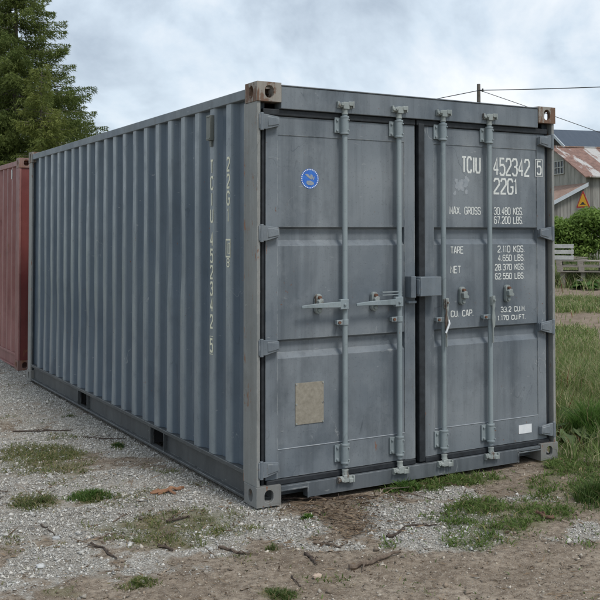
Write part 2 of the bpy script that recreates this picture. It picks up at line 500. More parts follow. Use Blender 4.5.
lc = t.mix(t.ramp(t.noise(45, detail=4), [(.4, 0), (.6, 1)]), (0.055, 0.035, 0.022), (0.19, 0.135, 0.09))
lm = t.math('ADD', sp.outputs[2], t.math('MULTIPLY', t.math('SUBTRACT', brk, .5), .9))
c = t.mix(t.ramp(lm, [(.4, 0), (.9, .45)]), c, lc)
sc_ = t.mix(t.ramp(t.noise(5, detail=8, rough=.7), [(.35, 0), (.65, 1)]), (0.165, 0.125, 0.092), (0.285, 0.228, 0.175))
c = t.mix(soilA, c, sc_)
t.color(c); t.rough(.95); t.b.inputs['Specular IOR Level'].default_value = .15
hb = t.math('ADD', t.math('MULTIPLY', d2, .6), t.math('MULTIPLY', t.math('MULTIPLY', vo.outputs['Distance'], sp.outputs[0]), -1.2))
t.bump(t.math('ADD', hb, t.math('MULTIPLY', d3, .25)), .8, .02)
cols = np.stack([g, gr, li, so], 1)
ground = np_mesh('ground', GV, GF_, t.m, cols, smooth=True)
tag(ground, kind='structure')

# ---------------------------------------------------------------- CONTAINERS
Lc, Wc, Hc = 6.058, 2.438, 2.591
def oval(a, b, n=28):
    """a rounded slot a wide, b high"""
    out = []
    r = a / 2; s = max(b / 2 - r, 0)
    for k in range(n):
        th = 2 * math.pi * (k + .5) / n
        x, z = r * math.cos(th), r * math.sin(th)
        out.append((x, z + (s if z > 0 else -s)))
    return out

def casting(parent, mat, sx, sy, x0, y0, z0, lx=.165, ly=.178, lz=.120, top=True):
    """hollow corner casting with oval holes on its two outer sides and its top or bottom"""
    mb = MB()
    w = .026
    lo, hi = Vector((x0, y0, z0)), Vector((x0 + lx, y0 + ly, z0 + lz))
    li_, hi_ = lo + Vector((w, w, w)), hi - Vector((w, w, w))
    for axis in range(3):
        for side in (0, 1):
            u, v = [(1, 2), (0, 2), (0, 1)][axis]
            hole = (axis == 0 and side == sx) or (axis == 1 and side == sy) or (axis == 2 and side == (1 if top else 0))
            po, pi_ = (hi[axis] if side else lo[axis]), (hi_[axis] if side else li_[axis])
            def P(a, uu, vv):
                q = [0, 0, 0]; q[axis] = a; q[u] = uu; q[v] = vv; return tuple(q)
            if not hole:
                for a, l, h in ((po, lo, hi), (pi_, li_, hi_)):
                    mb.add([P(a, l[u], l[v]), P(a, h[u], l[v]), P(a, h[u], h[v]), P(a, l[u], h[v])], [(0, 1, 2, 3)])
                continue
            cu, cv = (lo[u] + hi[u]) / 2, (lo[v] + hi[v]) / 2
            ov = oval(.062, .080) if axis < 2 else [(b, a) for a, b in oval(.062, .11)]
            n = len(ov)
            rings = []
            for a, l, h in ((po, lo, hi), (pi_, li_, hi_)):
                hu, hv = (h[u] - l[u]) / 2, (h[v] - l[v]) / 2
                rect = []
                for (a_, b_) in ov:
                    k = min(hu / max(abs(a_), 1e-9), hv / max(abs(b_), 1e-9))
                    rect.append([a_ * k, b_ * k])
                for cu_, cv_ in ((hu, hv), (-hu, hv), (-hu, -hv), (hu, -hv)):       # pull the nearest ones to the corners
                    j = min(range(n), key=lambda q: (rect[q][0] - cu_) ** 2 + (rect[q][1] - cv_) ** 2)
                    rect[j] = [cu_, cv_]
                vs_ = [P(a, cu + q[0], cv + q[1]) for q in rect] + [P(a, cu + q[0], cv + q[1]) for q in ov]
                mb.add(vs_, [(k, (k + 1) % n, n + (k + 1) % n, n + k) for k in range(n)])
            vs_ = [P(po, cu + q[0], cv + q[1]) for q in ov] + [P(pi_, cu + q[0], cv + q[1]) for q in ov]
            mb.add(vs_, [(k, (k + 1) % n, n + (k + 1) % n, n + k) for k in range(n)])
    return mb.build('corner_casting', mat, parent, bevel=.0)

PITCH, FLAT = .27, .072
def corr_profile(y0, y1, first, din=.036):
    """(y, depth) outline of the pressed wall; flats centred on first + k*PITCH"""
    pts = [(y0, din)]
    k = 0
    sl = .064
    while True:
        c = first + k * PITCH
        k += 1
        if c - FLAT / 2 - sl < y0: continue
        if c + FLAT / 2 + sl > y1: break
        pts += [(c - FLAT / 2 - sl, din), (c - FLAT / 2, 0), (c + FLAT / 2, 0), (c + FLAT / 2 + sl, din)]
    pts.append((y1, din))
    return pts

def wall_sheet(parent, mat, prof, fn, z0, z1):
    vs_, fs_ = [], []
    nz_ = 15 if z1 - z0 > 1.5 else 2
    zs = np.linspace(z0, z1, nz_)
    th = .003
    n = len(prof)
    for off in (0, th):
        for z in zs:
            for y, d in prof:                                   # knocked slightly inwards here and there
                w_ = .011 * float(sstep(.42, .8, fbm(np.array([y * 1.25 + d * 9]), np.array([z * 1.3]), 17, 3)[0])) * math.sin(math.pi * (z - z0) / (z1 - z0)) if nz_ > 2 else 0
                vs_.append(fn(y, d + off + w_, z))
    for i in range(nz_ - 1):
        for k in range(n - 1):
            a = i * n + k; b = (nz_ + i) * n + k
            fs_.append((a, a + 1, n + a + 1, n + a))
            fs_.append((b, n + b, n + b + 1, b + 1))
    mb = MB(); mb.add(vs_, fs_)
    return mb.build('side_wall', mat, parent)

def body(root, ms, doors=True):
    """walls, frame and castings of a 20 ft box; long axis +y, outer left side at x=0, near end at y=0"""
    prof = corr_profile(.2, Lc - .14, .45)
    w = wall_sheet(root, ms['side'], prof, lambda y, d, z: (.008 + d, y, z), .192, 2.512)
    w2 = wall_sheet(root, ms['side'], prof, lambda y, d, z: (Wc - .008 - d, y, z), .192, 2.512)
    pe = corr_profile(.16, Wc - .16, .35)
    e = wall_sheet(root, ms['end'], pe, lambda y, d, z: (y, Lc - .012 - d, z), .16, 2.5)
    e.name = 'end_wall'
    if not doors:
        e2 = wall_sheet(root, ms['end'], pe, lambda y, d, z: (y, .012 + d, z), .16, 2.5); e2.name = 'end_wall'
    pr = corr_profile(.12, Lc - .12, .3, .02)
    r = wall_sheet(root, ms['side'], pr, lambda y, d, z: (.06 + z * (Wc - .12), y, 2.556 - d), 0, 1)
    r.name = 'roof'
    for sx in (0, 1):
        X0 = lambda a, b: (a, b) if sx == 0 else (Wc - b, Wc - a)
        mb = MB(); a, b = X0(.0, .058)
        mb.box(a, b, .17, Lc - .17, 2.500, 2.562)
        mb.build('top_rail', ms['toprail'], root, bevel=.004)
        mb = MB(); a, b = X0(.003, .05)
        pk = [(1.63, 1.93), (3.67, 3.98)]
        ys = [.172] + [q for p in pk for q in p] + [Lc - .172]
        a2, b2 = X0(.034, .044)
        for k in range(0, len(ys), 2): mb.box(a2, b2, ys[k], ys[k + 1], .031, .163)
        mb.box(a, b, .172, Lc - .172, .1635, .190)
        mb.box(a, b, .172, Lc - .172, .014, .0305)
        for p in pk:
            for yy in p: mb.box(*X0(.006, .0335), yy - .004, yy + .004, .031, .163)
        mb.build('bottom_rail', ms['brail'], root, bevel=.003)
        for sy in (0, 1):
            Y0 = lambda a, b: (a, b) if sy == 0 else (Lc - b, Lc - a)
            mb = MB()
            a, b = X0(.002, .025); c_, d_ = Y0(.006, .205 if sy == 0 else .145)
            mb.box(a, b, c_, d_, .118, 2.473)
            cp = mb.build('corner_post', ms['post'], root, bevel=.006)
            mb = MB()
            a, b = X0(.0255, .077 if doors and sy == 0 else .15); c_, d_ = Y0(.058 if doors and sy == 0 else .012, .20 if sy == 0 else .14)
            mb.box(a, b, c_, d_, .12, 2.471)
            mb.build('post_flange', ms['recess'], cp, bevel=.004)
            for top in (0, 1):
                a, b = X0(-.003, .162); c_, d_ = Y0(-.003, .175)
                mt = ms['cast_top'] if top else ms['cast']
                casting(root, mt, 0 if sx == 0 else 1, 0 if sy == 0 else 1, a, c_, (Hc - .12) if top else 0.0, top=bool(top))
    mb = MB()
    mb.box(.055, Wc - .055, .06, Lc - .06, .15, .19)
    for y in np.arange(.5, 5.8, .35):
        if not any(p[0] - .1 < y < p[1] + .1 for p in ((1.6, 1.94), (3.66, 4.0))):
            mb.box(.06, Wc - .06, y, y + .05, .03, .149)
    for p in ((1.60, 1.94), (3.66, 4.0)):
        mb.box(.051, Wc - .051, p[0] - .008, p[0] - .001, .032, .149); mb.box(.051, Wc - .051, p[1] + .001, p[1] + .008, .032, .149)
    mb.build('floor', M['dark'], root)

cont = empty('shipping_container')
tag(cont, 'large blue grey steel shipping container with closed double doors and white stencilled lettering', 'shipping container', 'shipping containers standing end to end')
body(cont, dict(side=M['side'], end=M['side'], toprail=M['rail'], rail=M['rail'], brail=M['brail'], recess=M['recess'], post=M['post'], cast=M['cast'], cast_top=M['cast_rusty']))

# header above and sill below the doors
mb = MB()
mb.box(.164, Wc - .164, .002, .10, 2.432, 2.572)
mb.box(.164, Wc - .164, -.004, .06, 2.573, 2.581)
mb.build('door_header', M['door'], cont, bevel=.004)
mb = MB()
mb.box(.352, 2.06, .0, .07, .016, .108)
mb.box(.164, .352, .0, .07, .084, .108); mb.box(2.06, Wc - .164, .0, .07, .090, .108)
for a, b in ((.163, .353), (2.062, 2.274)):                                  # rimmed slots beside the castings
    mb.box(a, b, -.006, -.001, .078, .087)
mb.box(.345, .354, -.006, -.001, .014, .078); mb.box(2.060, 2.068, -.006, -.001, .014, .078)
mb.box(.16, Wc - .16, .12, .14, .02, .14)
mb.build('door_sill', M['sill'], cont, bevel=.003)

def stroke_letters(mb, txt, x, z, h, w, gap, s, emit):
    """strokes of a narrow stencil alphabet; emit((u, v)) gives the 3-D point"""
    O = [(0, .16), (.22, 0), (.78, 0), (1, .16), (1, .84), (.78, 1), (.22, 1), (0, .84), (0, .16)]
    G = {
        '0': [O], 'O': [O],
        '1': [[(.15, .82), (.55, 1), (.55, 0)]],
        '2': [[(0, .8), (.2, 1), (.8, 1), (1, .84), (1, .62), (.05, .12), (.05, 0), (1, 0)]],
        '3': [[(0, .84), (.22, 1), (.78, 1), (1, .84), (1, .64), (.72, .53), (.35, .53)], [(.72, .53), (1, .4), (1, .16), (.78, 0), (.22, 0), (0, .16)]],
        '4': [[(.72, 0), (.72, 1), (0, .3)], [(0, .3), (1, .3)]],
        '5': [[(.92, 1), (.08, 1), (.05, .56), (.3, .62), (.75, .62), (1, .47), (1, .16), (.78, 0), (.22, 0), (0, .14)]],
        '6': [[(.95, .86), (.75, 1), (.22, 1), (0, .84), (0, .16), (.22, 0), (.78, 0), (1, .16), (1, .42), (.78, .56), (.2, .56), (0, .45)]],
        '7': [[(0, 1), (1, 1), (.4, 0)]],
        '8': [[(.22, .53), (0, .66), (0, .86), (.22, 1), (.78, 1), (1, .86), (1, .66), (.78, .53), (.22, .53)], [(.22, .53), (0, .4), (0, .14), (.22, 0), (.78, 0), (1, .14), (1, .4), (.78, .53)]],
        'T': [[(0, 1), (1, 1)], [(.5, 1), (.5, 0)]],
        'C': [[(1, .8), (.78, 1), (.22, 1), (0, .84), (0, .16), (.22, 0), (.78, 0), (1, .2)]],
        'I': [[(.5, 0), (.5, 1)]],
        'U': [[(0, 1), (0, .16), (.22, 0), (.78, 0), (1, .16), (1, 1)]],
        'G': [[(1, .8), (.78, 1), (.22, 1), (0, .84), (0, .16), (.22, 0), (.78, 0), (1, .16), (1, .46), (.55, .46)]],
        'M': [[(0, 0), (0, 1), (.5, .3), (1, 1), (1, 0)]],
        'A': [[(0, 0), (.4, 1), (.6, 1), (1, 0)], [(.15, .3), (.85, .3)]],
        'X': [[(0, 0), (1, 1)], [(0, 1), (1, 0)]],
        'R': [[(0, 0), (0, 1), (.78, 1), (1, .86), (1, .62), (.78, .48)], [(.78, .48), (0, .48)], [(.5, .48), (1, 0)]],
        'S': [[(1, .82), (.78, 1), (.22, 1), (0, .84), (0, .64), (.22, .53), (.78, .47), (1, .36), (1, .16), (.78, 0), (.22, 0), (0, .18)]],
        'K': [[(0, 0), (0, 1)], [(1, 1), (0, .42)], [(.3, .6), (1, 0)]],
        'L': [[(0, 1), (0, 0), (1, 0)]],
        'B': [[(0, 0), (0, 1), (.75, 1), (.95, .88), (.95, .64), (.75, .53)], [(.75, .53), (0, .53)], [(.75, .53), (1, .4), (1, .14), (.78, 0), (0, 0)]],
        'N': [[(0, 0), (0, 1), (1, 0), (1, 1)]],
        'E': [[(1, 1), (0, 1), (0, 0), (1, 0)], [(0, .53), (.8, .53)]],
        'F': [[(1, 1), (0, 1), (0, 0)], [(0, .53), (.8, .53)]],
        'P': [[(0, 0), (0, 1), (.78, 1), (1, .86), (1, .6), (.78, .46)], [(.78, .46), (0, .46)]],
        '.': [[(.2, 0), (.2, .1)]],
        '#': [[(0, 0), (1, 0), (1, 1), (0, 1), (0, 0)]],
    }
    for ch in txt:
        if ch == ' ': x += w * .75 + gap; continue
        ww = w * .35 if ch in '.' else (w * .5 if ch in 'I1' else w)
        for li_k, line in enumerate(G[ch]):
            pts = [Vector((x + u * ww, z + v * h)) for u, v in line]
            closed = (pts[0] - pts[-1]).length < 1e-6
            offs = []
            n = len(pts)
            for k in range(n):
                a = pts[k - 1] if k else (pts[-2] if closed else None)
                b = pts[k + 1] if k < n - 1 else (pts[1] if closed else None)
                d1 = (pts[k] - a).normalized() if a is not None else (b - pts[k]).normalized()
                d2 = (b - pts[k]).normalized() if b is not None else d1
                nrm = Vector((-(d1 + d2).y, (d1 + d2).x))
                nrm = nrm.normalized() if nrm.length > 1e-6 else Vector((-d1.y, d1.x))
                k_ = 1 / max(.62, nrm.dot(Vector((-d1.y, d1.x))))
                offs.append(nrm * s / 2 * k_)
            vs_ = [emit(*(p + o), li_k) for p, o in zip(pts, offs)] + [emit(*(p - o), li_k) for p, o in zip(pts, offs)]
            mb.add(vs_, [(k, k + 1, n + k + 1, n + k) for k in range(n - 1)])
        x += ww + gap
    return x

YD, YP = .035, .041          # door frame face, door panel face
def make_door(xa, xb, pa, pb, z0=.148, z1=2.388):
    """pressed panel with two recessed bands inside a flat frame"""
    mb = MB()
    prof = [(.325, YP), (.882, YP), (.918, YP + .034), (.984, YP + .034), (1.0, YP), (1.580, YP), (1.616, YP + .034), (1.684, YP + .034), (1.70, YP), (2.272, YP)]
    n = len(prof)
    vs_ = [(x, y, z) for x in (pa, pb) for z, y in prof]
    mb.add(vs_, [(k, k + 1, n + k + 1, n + k) for k in range(n - 1)])
    mb.box(xa, pa, YD, .085, z0, z1); mb.box(pb, xb, YD, .085, z0, z1)
    mb.box(pa + .0005, pb - .0005, YD + .0015, .085, z0 + .002, .325); mb.box(pa + .0005, pb - .0005, YD + .0015, .085, 2.272, z1 - .002)
    mb.box(pa, pb, .080, .084, .326, 2.27)
    return mb.build('door', M['door'], cont)

door_l = make_door(.074, 1.190, .156, 1.106)
door_r = make_door(1.266, 2.366, 1.350, 2.288)

# weld beads where panel and frame meet (pale, worn)
for d, a, b in ((door_l, .158, 1.104), (door_r, 1.352, 2.286)):
    mb = MB()
    mb.tube([(a, YD + .0015, .3255), ((a + b) / 2, YD + .001, .3245), (b, YD + .0015, .3255)], .0032, 6)
    mb.build('weld_bead', M['scuff'], d)

# gaskets
mb = MB()
mb.box(.05, 1.192, .024, .06, 2.390, 2.4305); mb.box(.05, .0735, .045, .08, .11, 2.389); mb.box(.076, 1.188, .024, .06, .110, .1465)
mb.build('gasket', M['rubber_grey'], door_l, bevel=.006)
mb = MB()
mb.box(1.202, 2.385, .024, .06, 2.390, 2.4305); mb.box(2.3675, 2.392, .045, .08, .11, 2.389); mb.box(1.268, 2.385, .024, .06, .110, .1465)
mb.box(1.214, 1.264, .018, .07, .120, 2.405)
mb.build('gasket', M['rubber_grey'], door_r, bevel=.006)
mb = MB(); mb.box(.045, Wc - .045, .0855, .0955, .108, 2.432); mb.build('door_backing', M['dark'], cont)

def hinge(door, z, left=True):
    mb = MB()
    s = 1 if left else -1
    X = lambda a: a if left else Wc - a
    poly = [(X(.012), z - .047), (X(.012), z + .047), (X(.05), z + .047), (X(.148), z + .034), (X(.152), z - .022), (X(.06), z - .047)]
    mb.prism(poly, 'y', .003 - .006, .016)
    mb.prism([(X(.07), z - .028), (X(.07), z + .032), (X(.142), z + .024), (X(.145), z - .014)], 'y', -.008, .03)
    mb.box(min(X(.074), X(.15)), max(X(.074), X(.15)), .016, .034, z - .03, z + .03)
    mb.tube([(X(.030), -.001, z - .055), (X(.030), -.001, z + .055)], .012, 10)
    mb.build('hinge', M['door'], door, bevel=.003, smooth=True)
for z in (2.345, 1.66, .962, .222):
    hinge(door_l, z, True)
for z in (2.335, 1.655, .968, .215):
    hinge(door_r, z, False)

# lock rods: x, door, handle lies flat (left door) or hangs down (right door)
ROD = .0175
def housing(door, x, z0, z1, up):
    mb = MB()
    mb.tube([(x, 0, z0), (x, 0, z0 + .012), (x, 0, z0 + .012), (x, 0, z1 - .012), (x, 0, z1 - .012), (x, 0, z1)], [.029, .029, .0265, .0265, .029, .029], 16)
    mb.box(x - .062, x - .012, .022, .034, z0 + .01, z1 - .008)
    mb.box(x - .022, x + .024, .012, .033, z0 + .004, z1 - .004)
    for z in (z0 + .025, z1 - .025):
        mb.tube([(x - .045, .024, z), (x - .045, .012, z)], .008, 8)
        mb.tube([(x + .010, -.02, z), (x + .014, -.033, z)], .005, 8)
    mb.build('rod_bracket', M['rod'], door, bevel=.002, smooth=True)

def cam(door, x, z, up):
    s = 1 if up else -1
    mb = MB()
    mb.tube([(x, 0, z - .045 * s), (x, 0, z - .028 * s), (x, 0, z - .012 * s)], [.022, .019, .022], 14)
    zz = lambda a: z + a * s
    def bx(a, b, c_, d_, e_, f_):
        mb.box(a, b, c_, d_, min(zz(e_), zz(f_)), max(zz(e_), zz(f_)))
    bx(x - .022, x + .022, -.026, .0, -.012, .034)
    bx(x - .046, x - .018, -.022, -.004, .000, .022)
    bx(x + .016, x + .046, -.030, -.004, .010, .038)
    mb.tube([(x - .030, -.030, zz(.018)), (x - .030, -.004, zz(.018))], .012, 10)
    mb.build('cam', M['fitting'], door, bevel=.003, smooth=True)
    mb = MB()
    bx(x - .062, x - .050, -.022, .0, -.006, .036)
    bx(x + .050, x + .060, -.024, .0, -.002, .040)
    bx(x - .050, x + .052, -.006, -.001, -.004, .030)
    mb.tube([(x - .056, -.022, zz(.012)), (x - .056, -.034, zz(.012))], .011, 8)
    k = mb.build('cam_keeper', M['fitting'], cont, bevel=.002, smooth=True)

def strap(door, x, z):
    mb = MB()
    mb.tube([(x, 0, z - .017), (x, 0, z + .017)], ROD + .0055, 14)
    mb.box(x - .062, x - .010, -.006, .002, z - .016, z + .016)
    mb.box(x - .058, x - .030, .002, .034, z - .013, z + .013)
    mb.build('rod_guide', M['rod'], door, bevel=.002, smooth=True)
    mb = MB(); mb.tube([(x - .046, -.007, z), (x - .046, -.018, z)], .010, 6)
    mb.build('bolt', M['rusty_bolt'], door)

def catch_plate(door, x, z, hook=True):
    mb = MB()
    ov = [(x + a, z + b) for a, b in oval(.046, .125, 20)]
    mb.prism(ov, 'y', .008, .036)
    mb.build('handle_catch', M['fitting'], door, bevel=.003)
    mb = MB()
    mb.tube([(x, .008, z + .040), (x, -.012, z + .040)], .011, 10)
    mb.build('bolt', M['rusty_bolt'], door)
    mb = MB()
    mb.prism([(x - .016, z - .015), (x - .020, z + .02), (x - .002, z + .036), (x + .016, z + .030), (x + .014, z + .012), (x + .030, z - .004), (x + .024, z - .018)], 'y', -.024, .007)
    mb.tube([(x, .007, z - .040), (x, -.006, z - .040)], .012, 10)
    mb.build('catch_hook', M['fitting'], door, bevel=.003)

for x, d, low in ((.620, door_l, .0), (1.040, door_l, .0), (1.405, door_r, .0), (1.812, door_r, .0)):
    mb = MB(); mb.tube([(x, 0, .17), (x, 0, 1.2), (x, 0, 2.44)], ROD, 16)
    mb.build('lock_rod', M['rod'], d, smooth=True)
    housing(d, x, 2.295, 2.412, True)
    housing(d, x, .192, .318, False)
    cam(d, x, 2.468, True)
    cam(d, x, .110, False)
# left door: handles swung across
for x in (.620, 1.040):
    strap(door_l, x, 1.090)
    z = 1.205
    mb = MB()
    mb.box(x - .052, x + .008, -.036, -.004, z - .030, z + .034)
    mb.tube([(x - .022, -.036, z), (x - .022, -.046, z)], .009, 8)
    a, b = x - .330 if x < .8 else x - .352, x - .05
    mb.prism([(a, z - .014), (a, z + .004), (a + .10, z + .013), (b, z + .020), (b, z - .018), (a + .10, z - .014)], 'y', -.036, -.024)
    mb.build('handle', M['rod'], door_l, bevel=.003, smooth=True)
    catch_plate(door_l, x - .185, z + .008)
mb = MB(); mb.box(.90, 1.055, -.012, -.003, 1.268, 1.276); mb.box(.90, 1.055, -.012, -.003, 1.250, 1.256); mb.build('strap_bar', M['rod'], door_l)
# right door: handles hanging down beside the rods
for x, zt in ((1.405, 1.215), (1.812, 1.218)):
    strap(door_r, x, 1.070)
    o = .004
    mb = MB()
    mb.prism([(x + o - .014, zt), (x + o + .012, zt), (x + o + .012, zt - .075), (x + o + .004, zt - .10), (x + o + .014, zt - .150), (x + o + .008, zt - .215),
              (x + o - .002, zt - .225), (x + o - .002, zt - .33), (x + o - .011, zt - .33), (x + o - .012, zt - .21), (x + o - .018, zt - .15), (x + o - .012, zt - .09), (x + o - .014, zt - .07)], 'y', -.040, -.028)
    mb.box(x - .014, x + .014, -.028, -.010, zt - .07, zt - .005)
    mb.tube([(x + o, -.044, zt - .03), (x + o, -.054, zt - .03)], .009, 8)
    mb.build('handle', M['fitting'], door_r, bevel=.003, smooth=True)
    catch_plate(door_r, x + .175, zt + .008)
mb = MB()
mb.prism([(1.372, .985), (1.381, .979), (1.414, 1.045), (1.404, 1.052)], 'y', -.066, -.056)
mb.tube([(1.409, -.062, 1.045), (1.410, -.05, 1.07)], .006, 6)
mb.build('seal_tag', M['white_sticker'], door_r, bevel=.002)

# lock box over the seam
mb = MB()
mb.box(1.110, 1.150, -.038, .034, 1.228, 1.372); mb.build('lock_box_bracket', M['door'], door_l, bevel=.004)
mb = MB()
mb.box(1.163, 1.335, -.072, .017, 1.238, 1.366)
mb.box(1.158, 1.166, -.06, .015, 1.25, 1.35)
mb.build('lock_box', M['rail'], door_r, bevel=.006)
mb = MB(); mb.box(1.108, 1.172, -.012, .022, 1.19, 1.207); mb.build('lock_bar', M['rail'], door_l, bevel=.003)

# plate, stickers, scuffs
mb = MB(); mb.box(.282, .484, YP - .005, YP - .001, .463, .722); mb.build('data_plate', M['plate'], door_l, bevel=.001)
mb = MB()
for x in (.288, .478):
    for z in (.470, .59, .715):
        mb = MB(); mb.tube([(x, YP - .004, z), (x, YP - .009, z)], .005, 8)
        mb.build('rivet', M['fitting'], door_l)
mb = MB(); mb.box(2.100, 2.222, YD - .0015, YD + .0008, .207, .270); mb.build('blank_sticker', M['white_sticker'], door_r)
cx_, cz_ = door_pt(309.7, 178.7, YP)
mb = MB()
def disc(r, y0, y1, n=48): mb.prism([(cx_ + r * math.cos(2 * math.pi * k / n), cz_ + r * math.sin(2 * math.pi * k / n)) for k in range(n)], 'y', y0, y1)
mb.cur = 0; disc(.064, YP - .0018, YP - .0005)
mb.cur = 1
for k in range(30):                                                            # white dots round the rim
    a = 2 * math.pi * k / 30
    mb.prism([(cx_ + .0585 * math.cos(a) + .0042 * math.cos(q), cz_ + .0585 * math.sin(a) + .0042 * math.sin(q)) for q in np.linspace(0, 6.28, 7)[:-1]], 'y', YP - .003, YP - .002)
mb.cur = 2
for poly in ([(-.036, .028), (-.014, .030), (.002, .014), (.006, .030), (.020, .022), (.022, .004), (.010, -.006), (-.004, .002), (-.018, .012)],
             [(-.022, -.014), (.004, -.012), (.026, -.022), (.030, -.034), (.010, -.042), (-.014, -.040), (-.026, -.028)],
             [(.026, .012), (.034, .016), (.030, -.004), (.020, -.010)]):
    mb.prism([(cx_ + a, cz_ + b) for a, b in poly], 'y', YP - .003, YP - .002)
mb.build('round_sticker', [M['blue'], M['white_sticker'], M['scuff']], door_l)

def text(px0, py_bot, px1, py_top, s, sw, door_mb, ystep=.0012):
    x0, z0 = door_pt(px0, py_bot, YP); x1, z1 = door_pt(px1, py_top, YP)
    h = z1 - z0
    units = 0; gaps = 0
    w = 1.0
    # choose the letter width so that the line fills px0..px1
    lo, hi = .001, .3
    for _ in range(40):
        mid = (lo + hi) / 2
        x = 0
        for ch in s:
            ww = mid * .75 if ch == ' ' else mid * (.35 if ch == '.' else .5 if ch in 'I1' else 1)
            x += ww + mid * .34
        x -= mid * .34
        if x > x1 - x0: hi = mid
        else: lo = mid
    stroke_letters(door_mb, s, x0, z0, h, lo, lo * .34, sw, lambda u, v, k: (u, ystep - .0004 * k, v))
lm_ = MB()
YT = YP - .0015
for args in ((462, 172, 479.8, 157.8, 'TCIU', .0142), (493.5, 174.7, 529, 160.0, '452342', .0142), (494, 193.4, 516.8, 179.6, '22G1', .0142),
             (449.8, 214.0, 480.3, 207.4, 'MAX. GROSS', .0064), (494, 214.4, 523, 208.0, '30.480 KGS.', .0064), (494.2, 223.4, 523.0, 217.0, '67.200 LBS.', .0064),
             (450.6, 253.4, 463, 246.8, 'TARE', .0064), (450.6, 273.0, 460.4, 266.2, 'NET', .0064),
             (497.6, 252.2, 524.6, 245.8, '2.110 KGS.', .0064), (498.0, 261.0, 524.6, 254.8, '4.650 LBS.', .0064),
             (495.0, 270.2, 524.6, 263.8, '28.370 KGS.', .0064), (495.2, 279.2, 524.6, 272.8, '62.550 LBS.', .0064),
             (451, 316.8, 473.5, 309.8, 'CU. CAP.', .0064), (500.8, 312.0, 525.6, 305.9, '33.2 CU.M.', .0064), (497.8, 320.3, 525.6, 314.4, '1.170 CU.FT.', .0064)):
    lm_ = MB()
    text(*args[:5], args[5], lm_, YT)
    lm_.build('lettering', M['letter'], door_r)
# boxed check digit on the frame edge
YB = YD - .0015
lm_ = MB()
x0, z0 = door_pt(537.0, 174.3, YD); x1, z1 = door_pt(540.8, 161.6, YD)
stroke_letters(lm_, '5', x0, z0, z1 - z0, x1 - x0, 0, .0125, lambda u, v, k: (u, YB - .0004 * k, v))
x0, z0 = door_pt(535.3, 176.2, YD); x1, z1 = door_pt(542.3, 159.9, YD)
stroke_letters(lm_, '#', x0, z0, z1 - z0, x1 - x0, 0, .004, lambda u, v, k: (u, YB - .0004 * k, v))
lm_.build('lettering', M['letter'], door_r)
# rubbed patch of old paint under the prefix
mb = MB()
px_, pz_ = door_pt(461.5, 183, YP)
for k in range(26):
    a, b = rng.normal(0, .030), rng.normal(0, .022)
    r = .010 + .012 * rng.random()
    n = 9
    mb.add([(px_ + a + r * (.6 + .8 * rng.random()) * math.cos(2 * math.pi * q / n), YP - .0007 - k * .00002, pz_ + b + r * (.6 + .8 * rng.random()) * math.sin(2 * math.pi * q / n)) for q in range(n)], [tuple(range(n))])
mb.build('paint_scuff', M['scuff'], door_r)

# long side: stacked lettering, painted on the outer flats, and a vent
sl = MB()
def done():
    global sl
    sl.build('lettering', M['letter_old'], cont); sl = MB()
def vert_text(s, yc, ztop, pitch, h, w, sw):
    z = ztop
    for ch in s:
        if ch != ' ':
            ww = w
            stroke_letters(sl, ch, -yc - (w * .25 if ch in 'I1' else w * .5), z - h, h, w, 0, sw, lambda u, v, k: (.0062 - .0004 * k, -u, v))
        z -= pitch if ch != ' ' else pitch * .45
vert_text('TCIU 452342 5', .720, 2.150, .110, .083, .040, .0138)
stroke_letters(sl, '#', -.720 - .027, .851, .119, .054, 0, .004, lambda u, v, k: (.0062 - .0004 * k, -u, v))
done()
vert_text('22G1', .450, 2.150, .110, .083, .040, .0138)
done()
stroke_letters(sl, '#', -.450 - .033, 1.508, .110, .066, 0, .010, lambda u, v, k: (.0062 - .0004 * k, -u, v))
vert_text('8', .450, 1.496, .1, .052, .036, .009)
stroke_letters(sl, '10', -.450 - .016, 1.528, .068, .024, .006, .006, lambda u, v, k: (.0064 - .0004 * k, -u, v))
done()
mb = MB()
mb.box(-.022, .0075, .690, .752, 2.285, 2.455)
mb.box(-.026, -.0225, .694, .748, 2.292, 2.300); mb.box(-.026, -.0225, .694, .748, 2.44, 2.448)
mb.box(-.006, .0078, .706, .738, 2.245, 2.284)
mb.build('vent_cover', M['ventbox'], cont, bevel=.004)

red = empty('shipping_container', (.062, 6.83, 0))
tag(red, 'faded red steel shipping container standing behind the grey one at left edge', 'shipping container', 'shipping containers standing end to end')
body(red, dict(side=M['red'], end=M['red_end'], toprail=M['red'], rail=M['red'], brail=M['red'], recess=M['red_end'], post=M['red'], cast=M['red_cast'], cast_top=M['red_cast']), doors=False)
for z0, z1 in ((2.47, 2.57), (.03, .16)):
    mb = MB(); mb.box(.165, Wc - .165, .01, .08, z0, z1); mb.build('end_rail', M['red_end'], red, bevel=.004)
mb = MB(); mb.box(.0005, .006, .43, .47, 2.35, 2.47); mb.build('white_marking', M['letter'], red)

# ---------------------------------------------------------------- PEBBLES, GRASS, LITTER
def scatter(n, x0, x1, y0, y1):
    return np.stack([rng.uniform(x0, x1, n), rng.uniform(y0, y1, n)], 1)

def outside(P, m=0.0):
    a = (P[:, 0] > 0 - m) & (P[:, 0] < Wc + m) & (P[:, 1] > -m) & (P[:, 1] < Lc + m)
    b = (P[:, 0] > .06 - m) & (P[:, 0] < 2.5 + m) & (P[:, 1] > 6.83 - m) & (P[:, 1] < 12.9 + m)
    return ~(a | b)

def visible(P, pad=260):
    px, py, d = project(np.stack([P[:, 0], P[:, 1], np.zeros(len(P))], 1))
    return (d > 1.5) & (px > -pad) & (px < 600 + pad) & (py < 600 + pad * 1.5)

